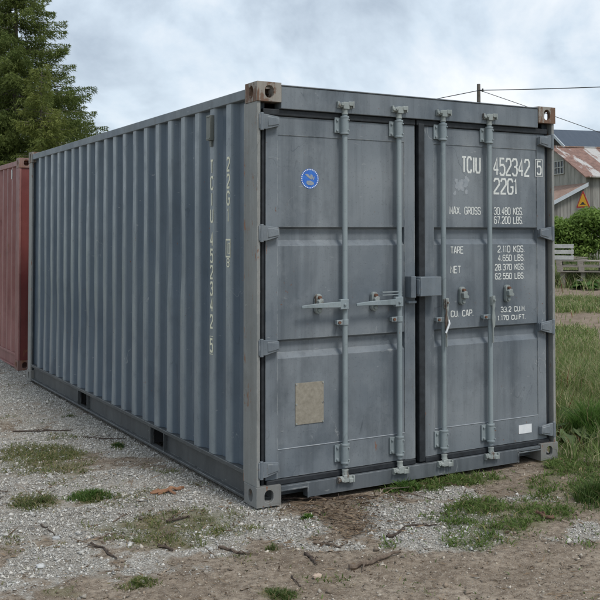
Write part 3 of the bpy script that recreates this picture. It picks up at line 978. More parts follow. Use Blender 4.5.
OCT = np.array([[1, 0, 0], [-1, 0, 0], [0, 1, 0], [0, -1, 0], [0, 0, 1], [0, 0, -1]], float)
OF = np.array([[0, 2, 4], [2, 1, 4], [1, 3, 4], [3, 0, 4], [2, 0, 5], [1, 2, 5], [3, 1, 5], [0, 3, 5]])
def stones(name, P, r, cols_, mat):
    n = len(P)
    J = OCT[None] * (1 + .35 * rng.standard_normal((n, 6, 1))) + .28 * rng.standard_normal((n, 6, 3))
    J *= (r[:, None] * (.75 + .5 * rng.random((n, 3))))[:, None, :]
    J[:, :, 2] *= .7
    a = rng.uniform(0, 6.28, n); ca, sa = np.cos(a), np.sin(a)
    x = J[:, :, 0] * ca[:, None] - J[:, :, 1] * sa[:, None]; y = J[:, :, 0] * sa[:, None] + J[:, :, 1] * ca[:, None]
    V = np.stack([x, y, J[:, :, 2]], 2)
    V[:, :, 0] += P[:, 0, None]; V[:, :, 1] += P[:, 1, None]
    V[:, :, 2] += (height(P[:, 0], P[:, 1]) + r * .22)[:, None]
    Fc = (OF[None] + (np.arange(n) * 6)[:, None, None]).reshape(-1, 3)
    return np_mesh(name, V.reshape(-1, 3), Fc, mat, np.repeat(cols_, 6, 0))

P = scatter(760000, -3.6, 4.5, -2.8, 9.0)
P = P[visible(P) & outside(P, -.02)]
g, gr, li, so = masks(np.c_[P, np.zeros(len(P))])
clump = fbm(P[:, 0] * 14, P[:, 1] * 14, 77, 3)
prob = (.15 + .85 * sstep(.2, .8, g + (clump - .5) * 1.2)) * (1 - .6 * gr) * (1 - .7 * li)
keep = rng.random(len(P)) < prob * .97
P = P[keep]; gk = g[keep]
r = np.clip(rng.lognormal(math.log(.0039), .48, len(P)), .002, .018)
tone = np.clip(rng.normal(.50, .13, len(P)), .16, .78)
warm = rng.uniform(.3, 1.0, len(P))
cols_ = np.stack([tone, tone * (.93 + .05 * warm), tone * (.80 + .13 * warm)], 1)
cols_[gk < .3] *= np.array([.85, .78, .70])
clod = (gk < .45) & (rng.random(len(P)) < .6)
cols_[clod] = np.array([.25, .195, .145]) * rng.uniform(.45, 1.45, (clod.sum(), 1))
r[clod] *= 1.0
gravel = stones('gravel', P, r, cols_, colattr('crushed_stone', .9, 120))
tag(gravel, 'loose pale grey crushed stone scattered over the soil', 'gravel', kind='stuff')

def blades(name, P, h, w, lean, C, mat, parent=None, z=None, seg2=.55):
    n = len(P)
    th = rng.uniform(0, 6.28, n); wd = np.stack([np.cos(th), np.sin(th), np.zeros(n)], 1)
    la = rng.uniform(0, 6.28, n); ld = np.stack([np.cos(la), np.sin(la), np.zeros(n)], 1)
    base = np.c_[P[:, :2], (height(P[:, 0], P[:, 1]) - .004) if z is None else z]
    up = np.array([0, 0, 1.0])
    ln = (lean * h)[:, None]
    mid = base + up * (h * seg2)[:, None] + ld * ln * .3
    tip = base + up * (h * (1 - .25 * np.clip(lean, 0, 1.6)))[:, None] + ld * ln
    W2 = wd * (w / 2)[:, None]
    V = np.stack([base - W2 * .8, base + W2 * .8, mid - W2, mid + W2, tip - W2 * .12, tip + W2 * .12], 1).reshape(-1, 3)
    o = (np.arange(n) * 6)[:, None]
    Fc = np.concatenate([o + np.array([[0, 1, 3, 2]]), o + np.array([[2, 3, 5, 4]])])
    return np_mesh(name, V, Fc, mat, np.repeat(C, 6, 0), parent)

def greens(n, a=(.055, .095, .022), b=(.13, .17, .05), dry=.1, drycol=(.30, .25, .13)):
    k = rng.random((n, 1))
    C = np.array(a) * (1 - k) + np.array(b) * k
    d = rng.random(n) < dry
    C[d] = np.array(drycol) * rng.uniform(.7, 1.2, (d.sum(), 1))
    return C

GRS = leafy('grass_blade', .42)
# thin turf on the yard
P = scatter(820000, -3.6, 5.0, -2.8, 9.0)
P = P[visible(P) & outside(P, .0)]
g, gr, li, so = masks(np.c_[P, np.zeros(len(P))])
dd = project(np.c_[P, np.zeros(len(P))])[2]
cl = fbm(P[:, 0] * 11, P[:, 1] * 11, 51, 3)
keep = (rng.random(len(P)) < np.clip(sstep(.25, .95, gr * .95 + (cl - .5) * 1.1), 0, 1) * .95 + .004 + .10 * sstep(.56, .70, cl) * (g > .3)) & ~((P[:, 0] > 2.5) & (dd > 7.6))
P = P[keep]; gk = gr[keep]
n = len(P)
px, py, _ = project(np.c_[P, np.zeros(n)])
left = px < 300
C = np.where(left[:, None], greens(n, (.085, .115, .032), (.20, .22, .08), .28), greens(n, (.075, .125, .028), (.17, .24, .065), .10))
h = rng.uniform(.010, .045, n) * (.6 + .8 * gk) * np.where(left, .85, 1.15)
turf = blades('grass', P, h, rng.uniform(.0025, .0065, n) * np.where(left, 1, 1.4), rng.uniform(.4, 2.0, n), C, GRS)
tag(turf, 'thin patchy green and dry grass growing through the gravel', 'grass', kind='stuff')

# tall meadow grass right of the container
def wedge(n, D0, D1, p0=510, p1=800):
    D = np.sqrt(rng.uniform(D0 ** 2, D1 ** 2, n)); px = rng.uniform(p0, p1, n)
    v = np.stack([ray(p, 300) for p in (p0, p1)])
    tt = ((px - p0) / (p1 - p0))[:, None]
    d = v[0] * (1 - tt) + v[1] * tt
    Q = CAM + d * D[:, None]
    return Q[:, :2], D
P, D = wedge(330000, 6.3, 30)
g, gr, li, so = masks(np.c_[P, np.zeros(len(P))])
cl = fbm(P[:, 0] * 3, P[:, 1] * 3, 91, 3)
keep = outside(P, .02) & (P[:, 0] > 2.46) & (rng.random(len(P)) < gr * (.35 + 1.1 * sstep(.35, .65, cl)) * (1 - .97 * so) * np.clip(1.25 - D * .012, .5, 1) + .012)
P, D, cl = P[keep], D[keep], cl[keep]
n = len(P)
tall = sstep(.4, .68, cl)
hmax = np.where(D < 11, .20 + .24 * tall * sstep(6.9, 8.2, D), np.where(D < 14, .20, np.where(D < 22.5, .15, .52)))
h = rng.uniform(.35, 1.0, n) * hmax
C = greens(n, (.095, .150, .042), (.29, .36, .13), .24, (.52, .46, .28))
rd = rng.random(n) < .025
C[rd] = np.array([.22, .09, .045])
meadow = blades('grass', P, h, np.where(D < 14, rng.uniform(.003, .008, n), .014), rng.uniform(.1, .9, n), C, GRS)
tag(meadow, 'tall mixed green meadow grass along the right side of the container', 'grass', kind='stuff')

# dead leaves and twig litter under the doors
P = scatter(110000, -2.4, 3.4, -2.2, 1.6)
P = P[visible(P)]
g, gr, li, so = masks(np.c_[P, np.zeros(len(P))])
P = P[(rng.random(len(P)) < li * .40 + .02) & outside(P, .02)]
n = len(P)
L_ = rng.uniform(.006, .030, n); W_ = rng.uniform(.002, .012, n)
tw = rng.random(n) < .10; L_[tw] = rng.uniform(.04, .14, tw.sum()); W_[tw] = rng.uniform(.003, .007, tw.sum())
th = rng.uniform(0, 6.28, n)
dv = np.stack([np.cos(th), np.sin(th), rng.normal(0, .18, n)], 1); sv = np.stack([-np.sin(th), np.cos(th), rng.normal(0, .3, n)], 1)
B = np.c_[P, height(P[:, 0], P[:, 1]) + rng.uniform(.003, .016, n)]
V = np.stack([B - dv * L_[:, None], B + sv * W_[:, None] / 2 + [0, 0, .002], B + dv * L_[:, None], B - sv * W_[:, None] / 2 - [0, 0, .002]], 1).reshape(-1, 3)
k = rng.random((n, 1))
C = np.array([.06, .038, .024]) * (1 - k) + np.array([.27, .20, .135]) * k
litter = np_mesh('leaf_litter', V, np.arange(4 * n).reshape(-1, 4), leafy('dead_leaf', .1, .9), np.repeat(C, 4, 0))
tag(litter, 'brown dead leaves and bark crumbs strewn before the doors', 'leaf litter', kind='stuff')

# sticks
bark = simple('grey_brown_bark', (.075, .052, .038), (.21, .16, .12), 40, .9, .5, stretch=(1, 1, 1))
bark_dark = simple('dark_wet_bark', (.035, .024, .018), (.10, .072, .055), 40, .9, .5)
bark_pale = simple('pale_dry_twig', (.24, .19, .14), (.40, .34, .27), 40, .85, .3)
def stick(pts, r, mat, label, lift=0.0, forks=0, cat='stick', group='fallen sticks on the ground'):
    r *= .74; forks += 1
    Q = []
    W_ = [gp(*p[:2], z=(p[2] if len(p) > 2 else 0)) for p in pts]
    for a, b in zip(W_[:-1], W_[1:]):
        for k in range(4): Q.append(a + (b - a) * k / 4)
    Q.append(W_[-1])
    Q = np.array(Q)
    ln = np.linalg.norm(Q[-1] - Q[0])
    Q[1:-1, :2] += rng.normal(0, ln * .014, (len(Q) - 2, 2))
    gz = height(Q[:, 0], Q[:, 1])
    up = np.array([p_[2] for p_ in Q])
    Q[:, 2] = np.maximum(gz + r * .75, up) + np.abs(rng.normal(0, r * .3, len(Q)))
    mb = MB()
    rad = [r * (1.05 - .55 * k / (len(Q) - 1)) * (1 + .12 * rng.standard_normal()) for k in range(len(Q))]
    mb.tube(Q, rad, 8)
    for k in range(forks):
        i = rng.integers(2, len(Q) - 1); th = rng.uniform(0, 6.28)
        f = Q[i]; l = ln * rng.uniform(.15, .3)
        e1 = f + np.array([math.cos(th) * l * .5, math.sin(th) * l * .5, .012]); e2 = f + np.array([math.cos(th) * l, math.sin(th) * l, 0])
        e2[2] = height(e2[:1], e2[1:2])[0] + r * .5
        mb.tube([f, e1, e2], [r * .5, r * .4, r * .2], 6)
    o = mb.build('stick', mat, smooth=True)
    tag(o, label, cat, group)
    return o
stick([(349, 569), (372, 565), (400, 554)], .019, bark, 'thickest grey brown stick lying on bare soil in front of the doors', forks=0)
stick([(387, 537), (395, 535), (404, 531)], .013, bark_dark, 'short dark stick on the white gravel before the right door', forks=1)
stick([(314, 543), (327, 544), (341, 547.5)], .011, bark, 'short grey stick at the near edge of the leaf litter')
stick([(305, 554), (310, 558), (317, 566)], .011, bark_dark, 'short dark stick pointing at the viewer on soil left of the thickest stick', forks=1)
stick([(377.5, 502), (383, 489), (409, 487, .09)], .006, bark_pale, 'pale bent stem leaning up from the gravel to the door sill')
stick([(283, 498.5), (310, 498), (340, 499), (378, 497)], .008, bark_dark, 'long thin dark branch lying along the foot of the left door', forks=3)
stick([(306, 511), (318, 514), (333, 521)], .006, bark_dark, 'thin dark twig slanting through the leaf litter', forks=2)
stick([(403, 526.5), (420, 526), (437, 525)], .008, bark_dark, 'thin dark straight branch on white gravel under the seam of the doors', forks=2)
stick([(292, 577), (297, 583), (301, 587)], .005, bark_dark, 'thin short twig beside a small grass clump on bare soil near the bottom edge')
stick([(219, 547), (237, 553), (258, 556.5)], .011, bark, 'crooked grey stick on the soil below the bottom left casting', forks=1)
stick([(91, 546), (103, 551), (117, 561)], .009, bark_dark, 'dark stick pointing down right in the left foreground, touching a paler one', forks=1)
stick([(95, 542), (105, 538), (118, 534)], .008, bark, 'forked greyish stick that meets a dark stick in the left foreground', forks=2)
stick([(41, 527), (47, 531), (55, 537)], .006, bark_dark, 'small thin twig beside the flat bluish stone', forks=1)
stick([(113, 523), (122, 518), (132, 514)], .006, bark, 'thin twig just below the brightest grass tuft', forks=2)
stick([(158, 548), (165, 549), (173, 550.5)], .013, bark_dark, 'short thick blackish stick lying alone on the soil at left of centre')
stick([(160, 577), (165, 574), (170, 571.5)], .008, bark_pale, 'short pale stick on bare soil near the bottom edge left of centre')
stick([(81.5, 438), (104, 439.5), (127, 438.5)], .008, bark_dark, 'long thin twig on clean gravel closest to the long grey side', forks=1)
stick([(13, 431.5), (40, 431), (73, 430)], .009, bark_dark, 'long twig lying in the far left grass strip', forks=3)
stick([(167, 522), (178, 519), (190, 516.5)], .011, bark_dark, 'knobbly brown stick on gravel just below the orange bark strips', forks=2)
stick([(537, 515), (545, 519), (555, 520.5)], .016, simple('reddish_bark', (.09, .045, .03), (.19, .10, .07), 30, .9, .4), 'stubby reddish brown root piece on soil at right before the container corner', forks=2)
stick([(400, 491), (416, 495), (434, 500)], .006, bark, 'thin twig among the green weeds at the sill of the right door', forks=2)
stick([(160, 538), (168, 535), (177, 533)], .008, bark, 'brown twig between grass patches above the short blackish stick', forks=1)

mb = MB()
for (a, b, w_) in (((150, 496), (181, 491), .016), ((152, 494), (170, 494), .012), ((158, 497), (184, 489), .012), ((163, 493), (176, 496), .010)):
    A, B = gp(*a), gp(*b)
    d = B - A; s_ = np.array([-d[1], d[0], 0]); s_ /= np.linalg.norm(s_)
    N = 6
    vs_ = []
    for k in range(N + 1):
        q = A + d * k / N; z = height(q[:1], q[1:2])[0] + .012 + .018 * math.sin(k / N * 3.1) * rng.random()
        ww = .62 * w_ * (.5 + math.sin(math.pi * (k + .5) / (N + 1)))
        for s2, dz in ((-1, -.006), (0, .004), (1, -.004)): vs_.append((*(q + s_ * s2 * ww)[:2], z + dz))
        for s2, dz in ((-1, -.010), (0, .000), (1, -.008)): vs_.append((*(q + s_ * s2 * ww)[:2], z + dz))
    fs_ = []
    for k in range(N):
        for j in (0, 1, 3, 4): fs_.append((k * 6 + j, k * 6 + j + 1, k * 6 + j + 7, k * 6 + j + 6))
    mb.add(vs_, fs_)
tag(mb.build('bark_strip', simple('orange_bark', (.19, .092, .05), (.34, .185, .105), 30, .85, .3)), 'curled orange brown bark strips lying on gravel at left', 'bark')

stone_m = simple('pale_field_stone', (.36, .37, .37), (.52, .52, .51), 20, .8, .3)
def rock(px, py, r, label, mat=stone_m, flat=.45):
    p = gp(px, py)
    nu, nv = 10, 6
    vs_, fs_ = [], []
    for i in range(nv + 1):
        for k in range(nu):
            th, ph = 2 * math.pi * k / nu, math.pi * i / nv - math.pi / 2
            rr = r * (1 + .14 * rng.standard_normal())
            vs_.append((p[0] + rr * math.cos(ph) * math.cos(th) * 1.25, p[1] + rr * math.cos(ph) * math.sin(th), height(p[:1], p[1:2])[0] + r * flat * .55 + rr * flat * math.sin(ph)))
    for i in range(nv):
        for k in range(nu): fs_.append((i * nu + k, i * nu + (k + 1) % nu, (i + 1) * nu + (k + 1) % nu, (i + 1) * nu + k))
    mb = MB(); mb.add(vs_, fs_)
    return tag(mb.build('stone', mat, smooth=True), label, 'stone', 'larger loose stones')
rock(57, 539, .021, 'flat bluish white stone in the left foreground beside a small twig')
rock(41, 568, .019, 'round white stone on dirty gravel nearest the bottom left corner', flat=.7)
rock(317, 577, .020, 'small pinkish tan stone on bare soil below the leaf litter', simple('tan_stone', (.36, .26, .19), (.5, .4, .32), 20, .8, .3), .7)

def tuft(px, py, rad, n, h0, label, a, b, dry=.1, w=.004, name='grass_tuft', cat='grass tuft', group='single grass tufts', lean=(.2, 1.1)):
    p = gp(px, py)
    root = p
    th = rng.uniform(0, 6.28, n); ph_ = rng.uniform(0, 6.28, 3)
    rr = rad * np.sqrt(rng.random(n)) * (1 + .35 * np.sin(2 * th + ph_[0]) + .25 * np.sin(3 * th + ph_[1]) + .2 * np.sin(5 * th + ph_[2])) * (1 + .3 * np.abs(rng.standard_normal(n)) ** 2 * .5)
    P = np.stack([p[0] + rr * np.cos(th) * 1.25, p[1] + rr * np.sin(th)], 1)
    h = h0 * rng.uniform(.45, 1, n) * (1.1 - .5 * rr / rad)
    o = blades(name, P, h, rng.uniform(.7, 1.3, n) * w, rng.uniform(*lean, n), greens(n, a, b, dry), GRS)
    return tag(o, label, cat, group)
tuft(90, 498, .095, 900, .075, 'brightest dense green grass tuft on the gravel at left', (.05, .11, .02), (.12, .20, .045), .05)
tuft(118, 446, .040, 260, .05, 'small dark green weed tuft on clean gravel near the long grey side', (.03, .075, .018), (.07, .13, .035), .02, .006)
tuft(36, 504, .11, 700, .055, 'wide olive grass tuft left of the brightest tuft', (.05, .085, .022), (.12, .15, .05), .25)
tuft(140, 586, .06, 420, .045, 'yellow green grass tuft near the bottom edge at left', (.08, .12, .03), (.17, .21, .06), .15)
tuft(281, 598, .06, 300, .06, 'green grass tuft cut by the bottom edge at centre', (.05, .09, .022), (.12, .17, .05), .15)
tuft(307, 518.5, .022, 120, .045, 'tiny bright green weed in the brown leaf litter', (.07, .15, .025), (.14, .24, .05), 0, .009)
tuft(272, 549, .025, 90, .06, 'small thin grass tuft below the bottom left casting', (.07, .11, .03), (.15, .19, .06), .1)
tuft(70, 415, .05, 120, .05, 'small far weed on the gravel track, uppermost of the left weeds', (.06, .09, .03), (.12, .15, .05), .2)
tuft(405, 488, .07, 420, .10, 'leafy green weed clump growing at the door sill under the seam', (.05, .11, .02), (.13, .22, .05), .05, .010)
tuft(592, 440, .16, 1300, .42, 'tall green grass clump at the right edge beside the container corner', (.06, .13, .026), (.15, .26, .06), .05, .007, lean=(.1, .7))
tuft(598, 500, .12, 600, .20, 'green grass clump at right edge below the tallest clump', (.045, .085, .02), (.11, .17, .045), .1, .006)

def leaf_plant(name, p, n, size, label, cat, a, b, parts=True, up=.5):
    """broad arching leaves on stalks, all from one crown"""
    root = empty(name, tuple(p))
    tag(root, label, cat)
    V, Fc, C = [], [], []
    st = MB()
    for k in range(n):
        th = rng.uniform(0, 6.28); l = size * rng.uniform(.6, 1.15); e = up * rng.uniform(.5, 1.4)
        dx, dy = math.cos(th), math.sin(th)
        s0 = Vector((0, 0, 0)); s1 = Vector((dx * l * .35, dy * l * .35, l * e * .7))
        st.tube([s0, (s0 + s1) / 2 + Vector((0, 0, .01)), s1], [size * .022, size * .017, size * .012], 6)
        wmax = l * rng.uniform(.24, .34)
        cc = np.array(a) + (np.array(b) - np.array(a)) * rng.random()
        o = len(V)
        N = 6
        for i in range(N + 1):
            f = i / N
            q = s1 + Vector((dx * l * .75 * f, dy * l * .75 * f, l * e * (.25 * f - .55 * f * f)))
            ww = wmax * math.sin(math.pi * min(.98, .12 + .88 * f)) ** .7 * (1 if f < 1 else .1)
            for s_, dz in ((-1, .10), (0, 0), (1, .10)):
                wob = .06 * l * rng.standard_normal() * abs(s_)
                V.append((q.x - dy * s_ * ww, q.y + dx * s_ * ww, q.z + dz * ww + wob)); C.append(cc * (1 + .12 * rng.standard_normal()))
        for i in range(N):
            for j in (0, 1): Fc.append((o + i * 3 + j, o + i * 3 + j + 1, o + i * 3 + j + 4, o + i * 3 + j + 3))
    st.build('stalk', simple(name + '_stalk', (.10, .13, .05), (.19, .16, .07), 20, .6), root, smooth=True)
    np_mesh('leaf', np.array(V), np.array(Fc), GRS, np.clip(np.array(C), .01, 1), root, smooth=True)
    return root
leaf_plant('dock_plant', gp(566, 441), 14, .26, 'broad leaved pale green dock plant growing beside the right corner of the container', 'plant', (.10, .15, .06), (.19, .25, .12), up=.5)
leaf_plant('dock_plant', gp(583, 428), 10, .24, 'darker broad leaved weed in the tall grass at right', 'plant', (.06, .10, .03), (.12, .18, .06), up=.7)
leaf_plant('rhubarb_plant', gp(588, 290, .25), 26, .42, 'low broad leaved rhubarb plant at the edge of the dug soil below the pallets', 'plant', (.045, .10, .022), (.10, .18, .05), up=.5)

# ---------------------------------------------------------------- BACKGROUND RIGHT
wood_grey = simple('weathered_wood', (.20, .175, .15), (.38, .345, .30), 9, .85, .3, stretch=(1, 1, 6))
wood_white = simple('white_painted_wood', (.36, .365, .35), (.55, .55, .53), 9, .7, .2)
Dp = 24.5
pc = at(581, 272, Dp)                                        # centre of the pallet stack
vdir = ray(581, 250); hd = math.atan2(vdir[0], vdir[1])
zb = 1.656 - (272 - 233.7) / F * Dp
def pallet(x, y, z, rz, label):
    root = empty('pallet', (x, y, z), rz)
    tag(root, label, 'pallet', 'stacked wooden pallets')
    mb = MB()
    for yy in (-.4, -.05, .3): mb.box(-.6, .6, yy, yy + .10, 0, .022)
    mb.build('bottom_board', wood_grey, root, bevel=.003)
    for xx in (-.6, -.0725, .455):
        for yy in (-.4, -.0725, .255):
            mb = MB(); mb.box(xx, xx + .145, yy, yy + .145, .023, .100); mb.build('block', wood_grey, root, bevel=.004)
    mb = MB()
    for xx in (-.6, -.0725, .455): mb.box(xx, xx + .145, -.4, .4, .101, .121)
    for k in range(5): mb.box(-.6, .6, -.4 + k * .175, -.4 + k * .175 + .10, .122, .144)
    mb.build('deck', wood_grey, root, bevel=.003)
    return root
pz = zb
pallet(pc[0], pc[1], pz, -hd + .03, 'grey wooden pallet at the bottom of the two stacked before the hedge')
pallet(pc[0] + .01, pc[1] + .02, pz + .146, -hd - .02, 'grey wooden pallet on top of the stack before the hedge')
rt = np.array([math.cos(hd), -math.sin(hd)]); fw = np.array([math.sin(hd), math.cos(hd)])
for a, b, lb in ((-.45, -.25, 'left front'), (.05, -.25, 'right front')):
    q = pc[:2] + rt * a + fw * b
    mb = MB()
    M4 = Matrix.Translation((q[0], q[1], 0)) @ Matrix.Rotation(-hd, 4, 'Z')
    mb.box(-.06, .06, -.06, .06, -.02, pz - .002, M4)
    mb.box(-.11, .11, -.11, .11, -.03, .10, M4)
    tag(mb.build('support_post', wood_grey, bevel=.006), 'squat grey post carrying the pallets, the %s one' % ('left' if a < 0 else 'right'), 'post', 'posts under the pallets')
q = pc[:2] + rt * .1 + fw * .3
mb = MB(); mb.box(-.5, .5, -.06, .06, -.02, pz - .002, Matrix.Translation((q[0], q[1], 0)) @ Matrix.Rotation(-hd, 4, 'Z'))
tag(mb.build('support_beam', wood_grey, bevel=.006), 'grey timber block under the back of the pallets', 'timber')
# slatted crate on top
ztop = pz + .146 + .144 + .002
q = at(560, 250, Dp + .1)
crate = empty('slatted_crate', (q[0], q[1], ztop), -hd)
tag(crate, 'white slatted wooden crate standing on the pallets beside the container edge', 'crate')
for s_ in (-1, 1):
    for s2 in (-1, 1):
        mb = MB(); mb.box(s_ * .30 - .02, s_ * .30 + .02, s2 * .2 - .02, s2 * .2 + .02, 0, .40); mb.build('corner_post', wood_white, crate, bevel=.003)
    mb = MB()
    for k in range(3): mb.box(-.33, .33, s_ * .234 - .011, s_ * .234 + .011, .02 + k * .145, .115 + k * .145)
    mb.build('slat', wood_white, crate, bevel=.003)
    mb = MB()
    for k in range(3): mb.box(s_ * .334 - .011, s_ * .334 + .011, -.22, .22, .02 + k * .145, .115 + k * .145)
    mb.build('slat', wood_white, crate, bevel=.003)
mb = MB(); mb.box(-.3, .3, -.2, .2, .001, .018); mb.build('bottom', wood_white, crate)
q = at(579, 255, Dp - .05)
mb = MB()
Mx = Matrix.Translation((q[0], q[1], ztop + .035)) @ Matrix.Rotation(-hd + .12, 4, 'Z') @ Matrix.Rotation(math.radians(4), 4, 'Y')
mb.box(-.22, .20, -.12, .02, -.012, .012, Mx); mb.box(-.2, .22, .03, .14, .030, .054, Mx); mb.box(-.15, -.09, -.1, .13, .013, .029, Mx)
tag(mb.build('board_offcut', wood_grey, bevel=.003), 'nailed grey board offcuts lying on the pallets beside the white crate', 'boards')
q0, q1 = gp(577, 289, .25), gp(594, 288.5, .25)
mb = MB(); mb.tube([(q0[0], q0[1], .47), (*(q0[:2] + q1[:2]) / 2, .46), (q1[0], q1[1], .49)], .018, 6)
for q in (q0, q1): mb.tube([(q[0], q[1], .15), (q[0], q[1], .48)], .012, 6)
tag(mb.build('plant_support', wood_white), 'low white rail over the broad leaved plant in the garden', 'plant support')

# hedge
leaf_h = leafy('hedge_leaf', .45)
def leaves(name, centers, radii, n, size, a, b, mat, parent, zmin=.05, dark=.5):
    which = rng.integers(0, len(centers), n)
    u = rng.standard_normal((n, 3)); u /= np.linalg.norm(u, axis=1)[:, None]
    rr = rng.random(n) ** .42
    Pp = centers[which] + u * radii[which] * rr[:, None]
    Pp[:, 2] = np.maximum(Pp[:, 2], zmin)
    nrm = u * .6 + rng.standard_normal((n, 3)) * .6 + np.array([0, 0, .5]); nrm /= np.linalg.norm(nrm, axis=1)[:, None]
    t1 = np.cross(nrm, rng.standard_normal((n, 3))); t1 /= np.linalg.norm(t1, axis=1)[:, None]
    t2 = np.cross(nrm, t1)
    s_ = (size * rng.uniform(.6, 1.3, n))[:, None]
    V = np.stack([Pp - t1 * s_, Pp + t2 * s_ * .42 + nrm * s_ * .08, Pp + t1 * s_, Pp - t2 * s_ * .42 + nrm * s_ * .08], 1).reshape(-1, 3)
    k = rng.random((n, 1)); clump = rng.random(len(centers))[which][:, None]
    k = np.clip(.5 * k + .5 * clump, 0, 1)
    C = np.array(a) * (1 - k) + np.array(b) * k
    return np_mesh(name, V, np.arange(4 * n).reshape(-1, 4), mat, np.repeat(C, 4, 0), parent)
Dh = 38.0
hb = at(585, 250, Dh)
hedge = empty('hedge', (hb[0], hb[1], 0))
tag(hedge, 'dense leafy green hedge between the grey barn and the pallets', 'hedge')
vh = ray(585, 250); hh = math.atan2(vh[0], vh[1])
rt = np.array([math.cos(hh), -math.sin(hh)]); fw = np.array([math.sin(hh), math.cos(hh)])
cs, rs = [], []
for k in range(280):
    a = rng.uniform(-5.5, 6.0); top = 2.38 + .18 * math.sin(a * 1.7) + .14 * math.sin(a * 4.3 + 1)
    z = rng.uniform(.25, top - .2) if k % 2 else top - rng.uniform(.2, .4); bq = rng.uniform(-.75, .75)
    cs.append((*(rt * a + fw * bq), z)); rs.append((.6, .5, .38))
leaves('foliage', np.array(cs), np.array(rs), 110000, .08, (.115, .190, .040), (.29, .41, .10), leaf_h, hedge)
mb = MB()
for k in range(40):
    a = rng.uniform(-5.2, 5.6); q = rt * a
    mb.tube([(q[0], q[1], -.05), (q[0] + rng.normal(0, .1), q[1] + rng.normal(0, .1), .9), (q[0] + rng.normal(0, .25), q[1] + rng.normal(0, .25), 1.8)], [.03, .02, .008], 6)
mb.build('branches', bark, hedge)
# rank weeds between hedge and barn, left bit taller and brownish
P = np.stack([hb[0] + rng.uniform(-11, 11, 22000), hb[1] + rng.uniform(-11, 11, 22000)], 1)
dd = project(np.c_[P, np.zeros(len(P))])
ok = (dd[2] > 28) & (dd[2] < 37.5) & (dd[0] > 500) & (dd[0] < 800)
P = P[ok]
n = len(P)
w_ = blades('weeds', P, rng.uniform(.2, .75, n), np.full(n, .03), rng.uniform(.1, .8, n), greens(n, (.05, .09, .025), (.13, .18, .06), .15), GRS)
tag(w_, 'rank green weeds at the foot of the hedge', 'weeds', kind='stuff')

# barn
def boards_mat(name, c1, c2, c3, width, ax=0):
    t = NT(name)
    o = t.sep(t.tc.outputs['Object'])
    u = t.math('ADD', o[0], o[1])
    b = t.math('FLOOR', t.math('DIVIDE', u, width))
    wn = t.n('ShaderNodeTexWhiteNoise', noise_dimensions='1D'); t.l(b, wn.inputs['W'])
    c = t.mix(wn.outputs['Value'], c1, c2)
    st = t.noise(1, t.mapping((9, 9, .6)), detail=7, rough=.7)
    c = t.mix(t.ramp(st, [(.45, 0), (.7, .8)]), c, c3)
    fr = t.math('FRACT', t.math('DIVIDE', u, width))
    c = t.mix(t.ramp(fr, [(.0, .8), (.07, .0)]), c, (.035, .033, .03))
    t.color(c); t.rough(.9)
    return t.m
wall_b = boards_mat('grey_vertical_boards', (.17, .163, .15), (.36, .345, .32), (.085, .078, .068), .19)
gable_m = simple('pale_gable_boards', (.22, .22, .19), (.42, .405, .36), 1.6, .9, stretch=(3, 3, .5))
def rusty(name, base, pale, dark):
    t = NT(name)
    o = t.sep(t.tc.outputs['Object'])
    st = t.noise(1.0, t.mapping((1.6, .55, .55)), detail=6, rough=.6)
    sh = t.math('FLOOR', t.math('DIVIDE', o[0], .8))
    wn = t.n('ShaderNodeTexWhiteNoise', noise_dimensions='1D'); t.l(sh, wn.inputs['W'])
    k = t.math('ADD', st, t.math('MULTIPLY', t.math('SUBTRACT', wn.outputs['Value'], .5), .22))
    c = t.mix(t.ramp(t.noise(4), [(.4, 0), (.65, 1)]), base, dark)
    c = t.mix(t.ramp(k, [(.535, 0), (.60, .9)]), c, pale)
    t.color(c); t.rough(.75)
    w = t.n('ShaderNodeMath', operation='SINE'); t.l(t.math('MULTIPLY', o[0], 82.0), w.inputs[0])
    t.bump(w.outputs[0], .4, .02)
    return t.m
roof_m = rusty('rusted_sheet_roof', (.26, .150, .118), (.50, .49, .47), (.17, .098, .076))
roof_m2 = rusty('pale_rusted_sheet_roof', (.33, .22, .17), (.48, .50, .51), (.24, .15, .11))
flash = simple('pale_flashing', (.42, .46, .50), (.52, .55, .58), 8, .5)
glass = NT('dark_window_glass'); glass.color((.02, .024, .03)); glass.rough(.08); glass = glass.m
frame_m = simple('grey_window_frame', (.36, .37, .34), (.48, .48, .45), 10, .8)

ANG = math.radians(30)
def frame(px, D):
    q = at(px, 233.7, D); v = ray(px, 233.7); h_ = math.atan2(v[0], v[1])
    rz = -(h_ - ANG)
    u = np.array([math.cos(rz), math.sin(rz)]); vv = np.array([-math.sin(rz), math.cos(rz)])
    return q, rz, u, vv
def z_for(P2, py):
    """height that shows at image row py above the ground point P2"""
    d = np.dot((np.array([P2[0], P2[1], 1.656]) - CAM), R3[:, 2]) * -1
    p0 = project(np.array([[P2[0], P2[1], 0.0]]))[1][0]; p1 = project(np.array([[P2[0], P2[1], 1.0]]))[1][0]
    return (py - p0) / (p1 - p0)
q, rz, u, vv = frame(587, 50)
barn = empty('barn', (q[0], q[1], 0), rz)
tag(barn, 'weathered grey board barn with rusted metal roof and small paned gable window', 'barn')
hw = 3.45; Lb = 13.0
ez = z_for(q[:2], 178) + .20; az = z_for(q[:2] + vv * hw, 147.5)
mb = MB(); mb.box(0, Lb, 0, .14, -.1, ez); mb.box(0, Lb, 2 * hw - .14, 2 * hw, -.1, ez); mb.box(Lb - .14, Lb, .141, 2 * hw - .141, -.1, ez)
mb.build('wall', wall_b, barn)
mb = MB(); mb.prism([(.001, ez), (hw, az - .05), (2 * hw - .001, ez), (2 * hw - .001, -.1), (.001, -.1)], 'x', -.05, -.001)
mb.build('gable_wall', gable_m, barn)
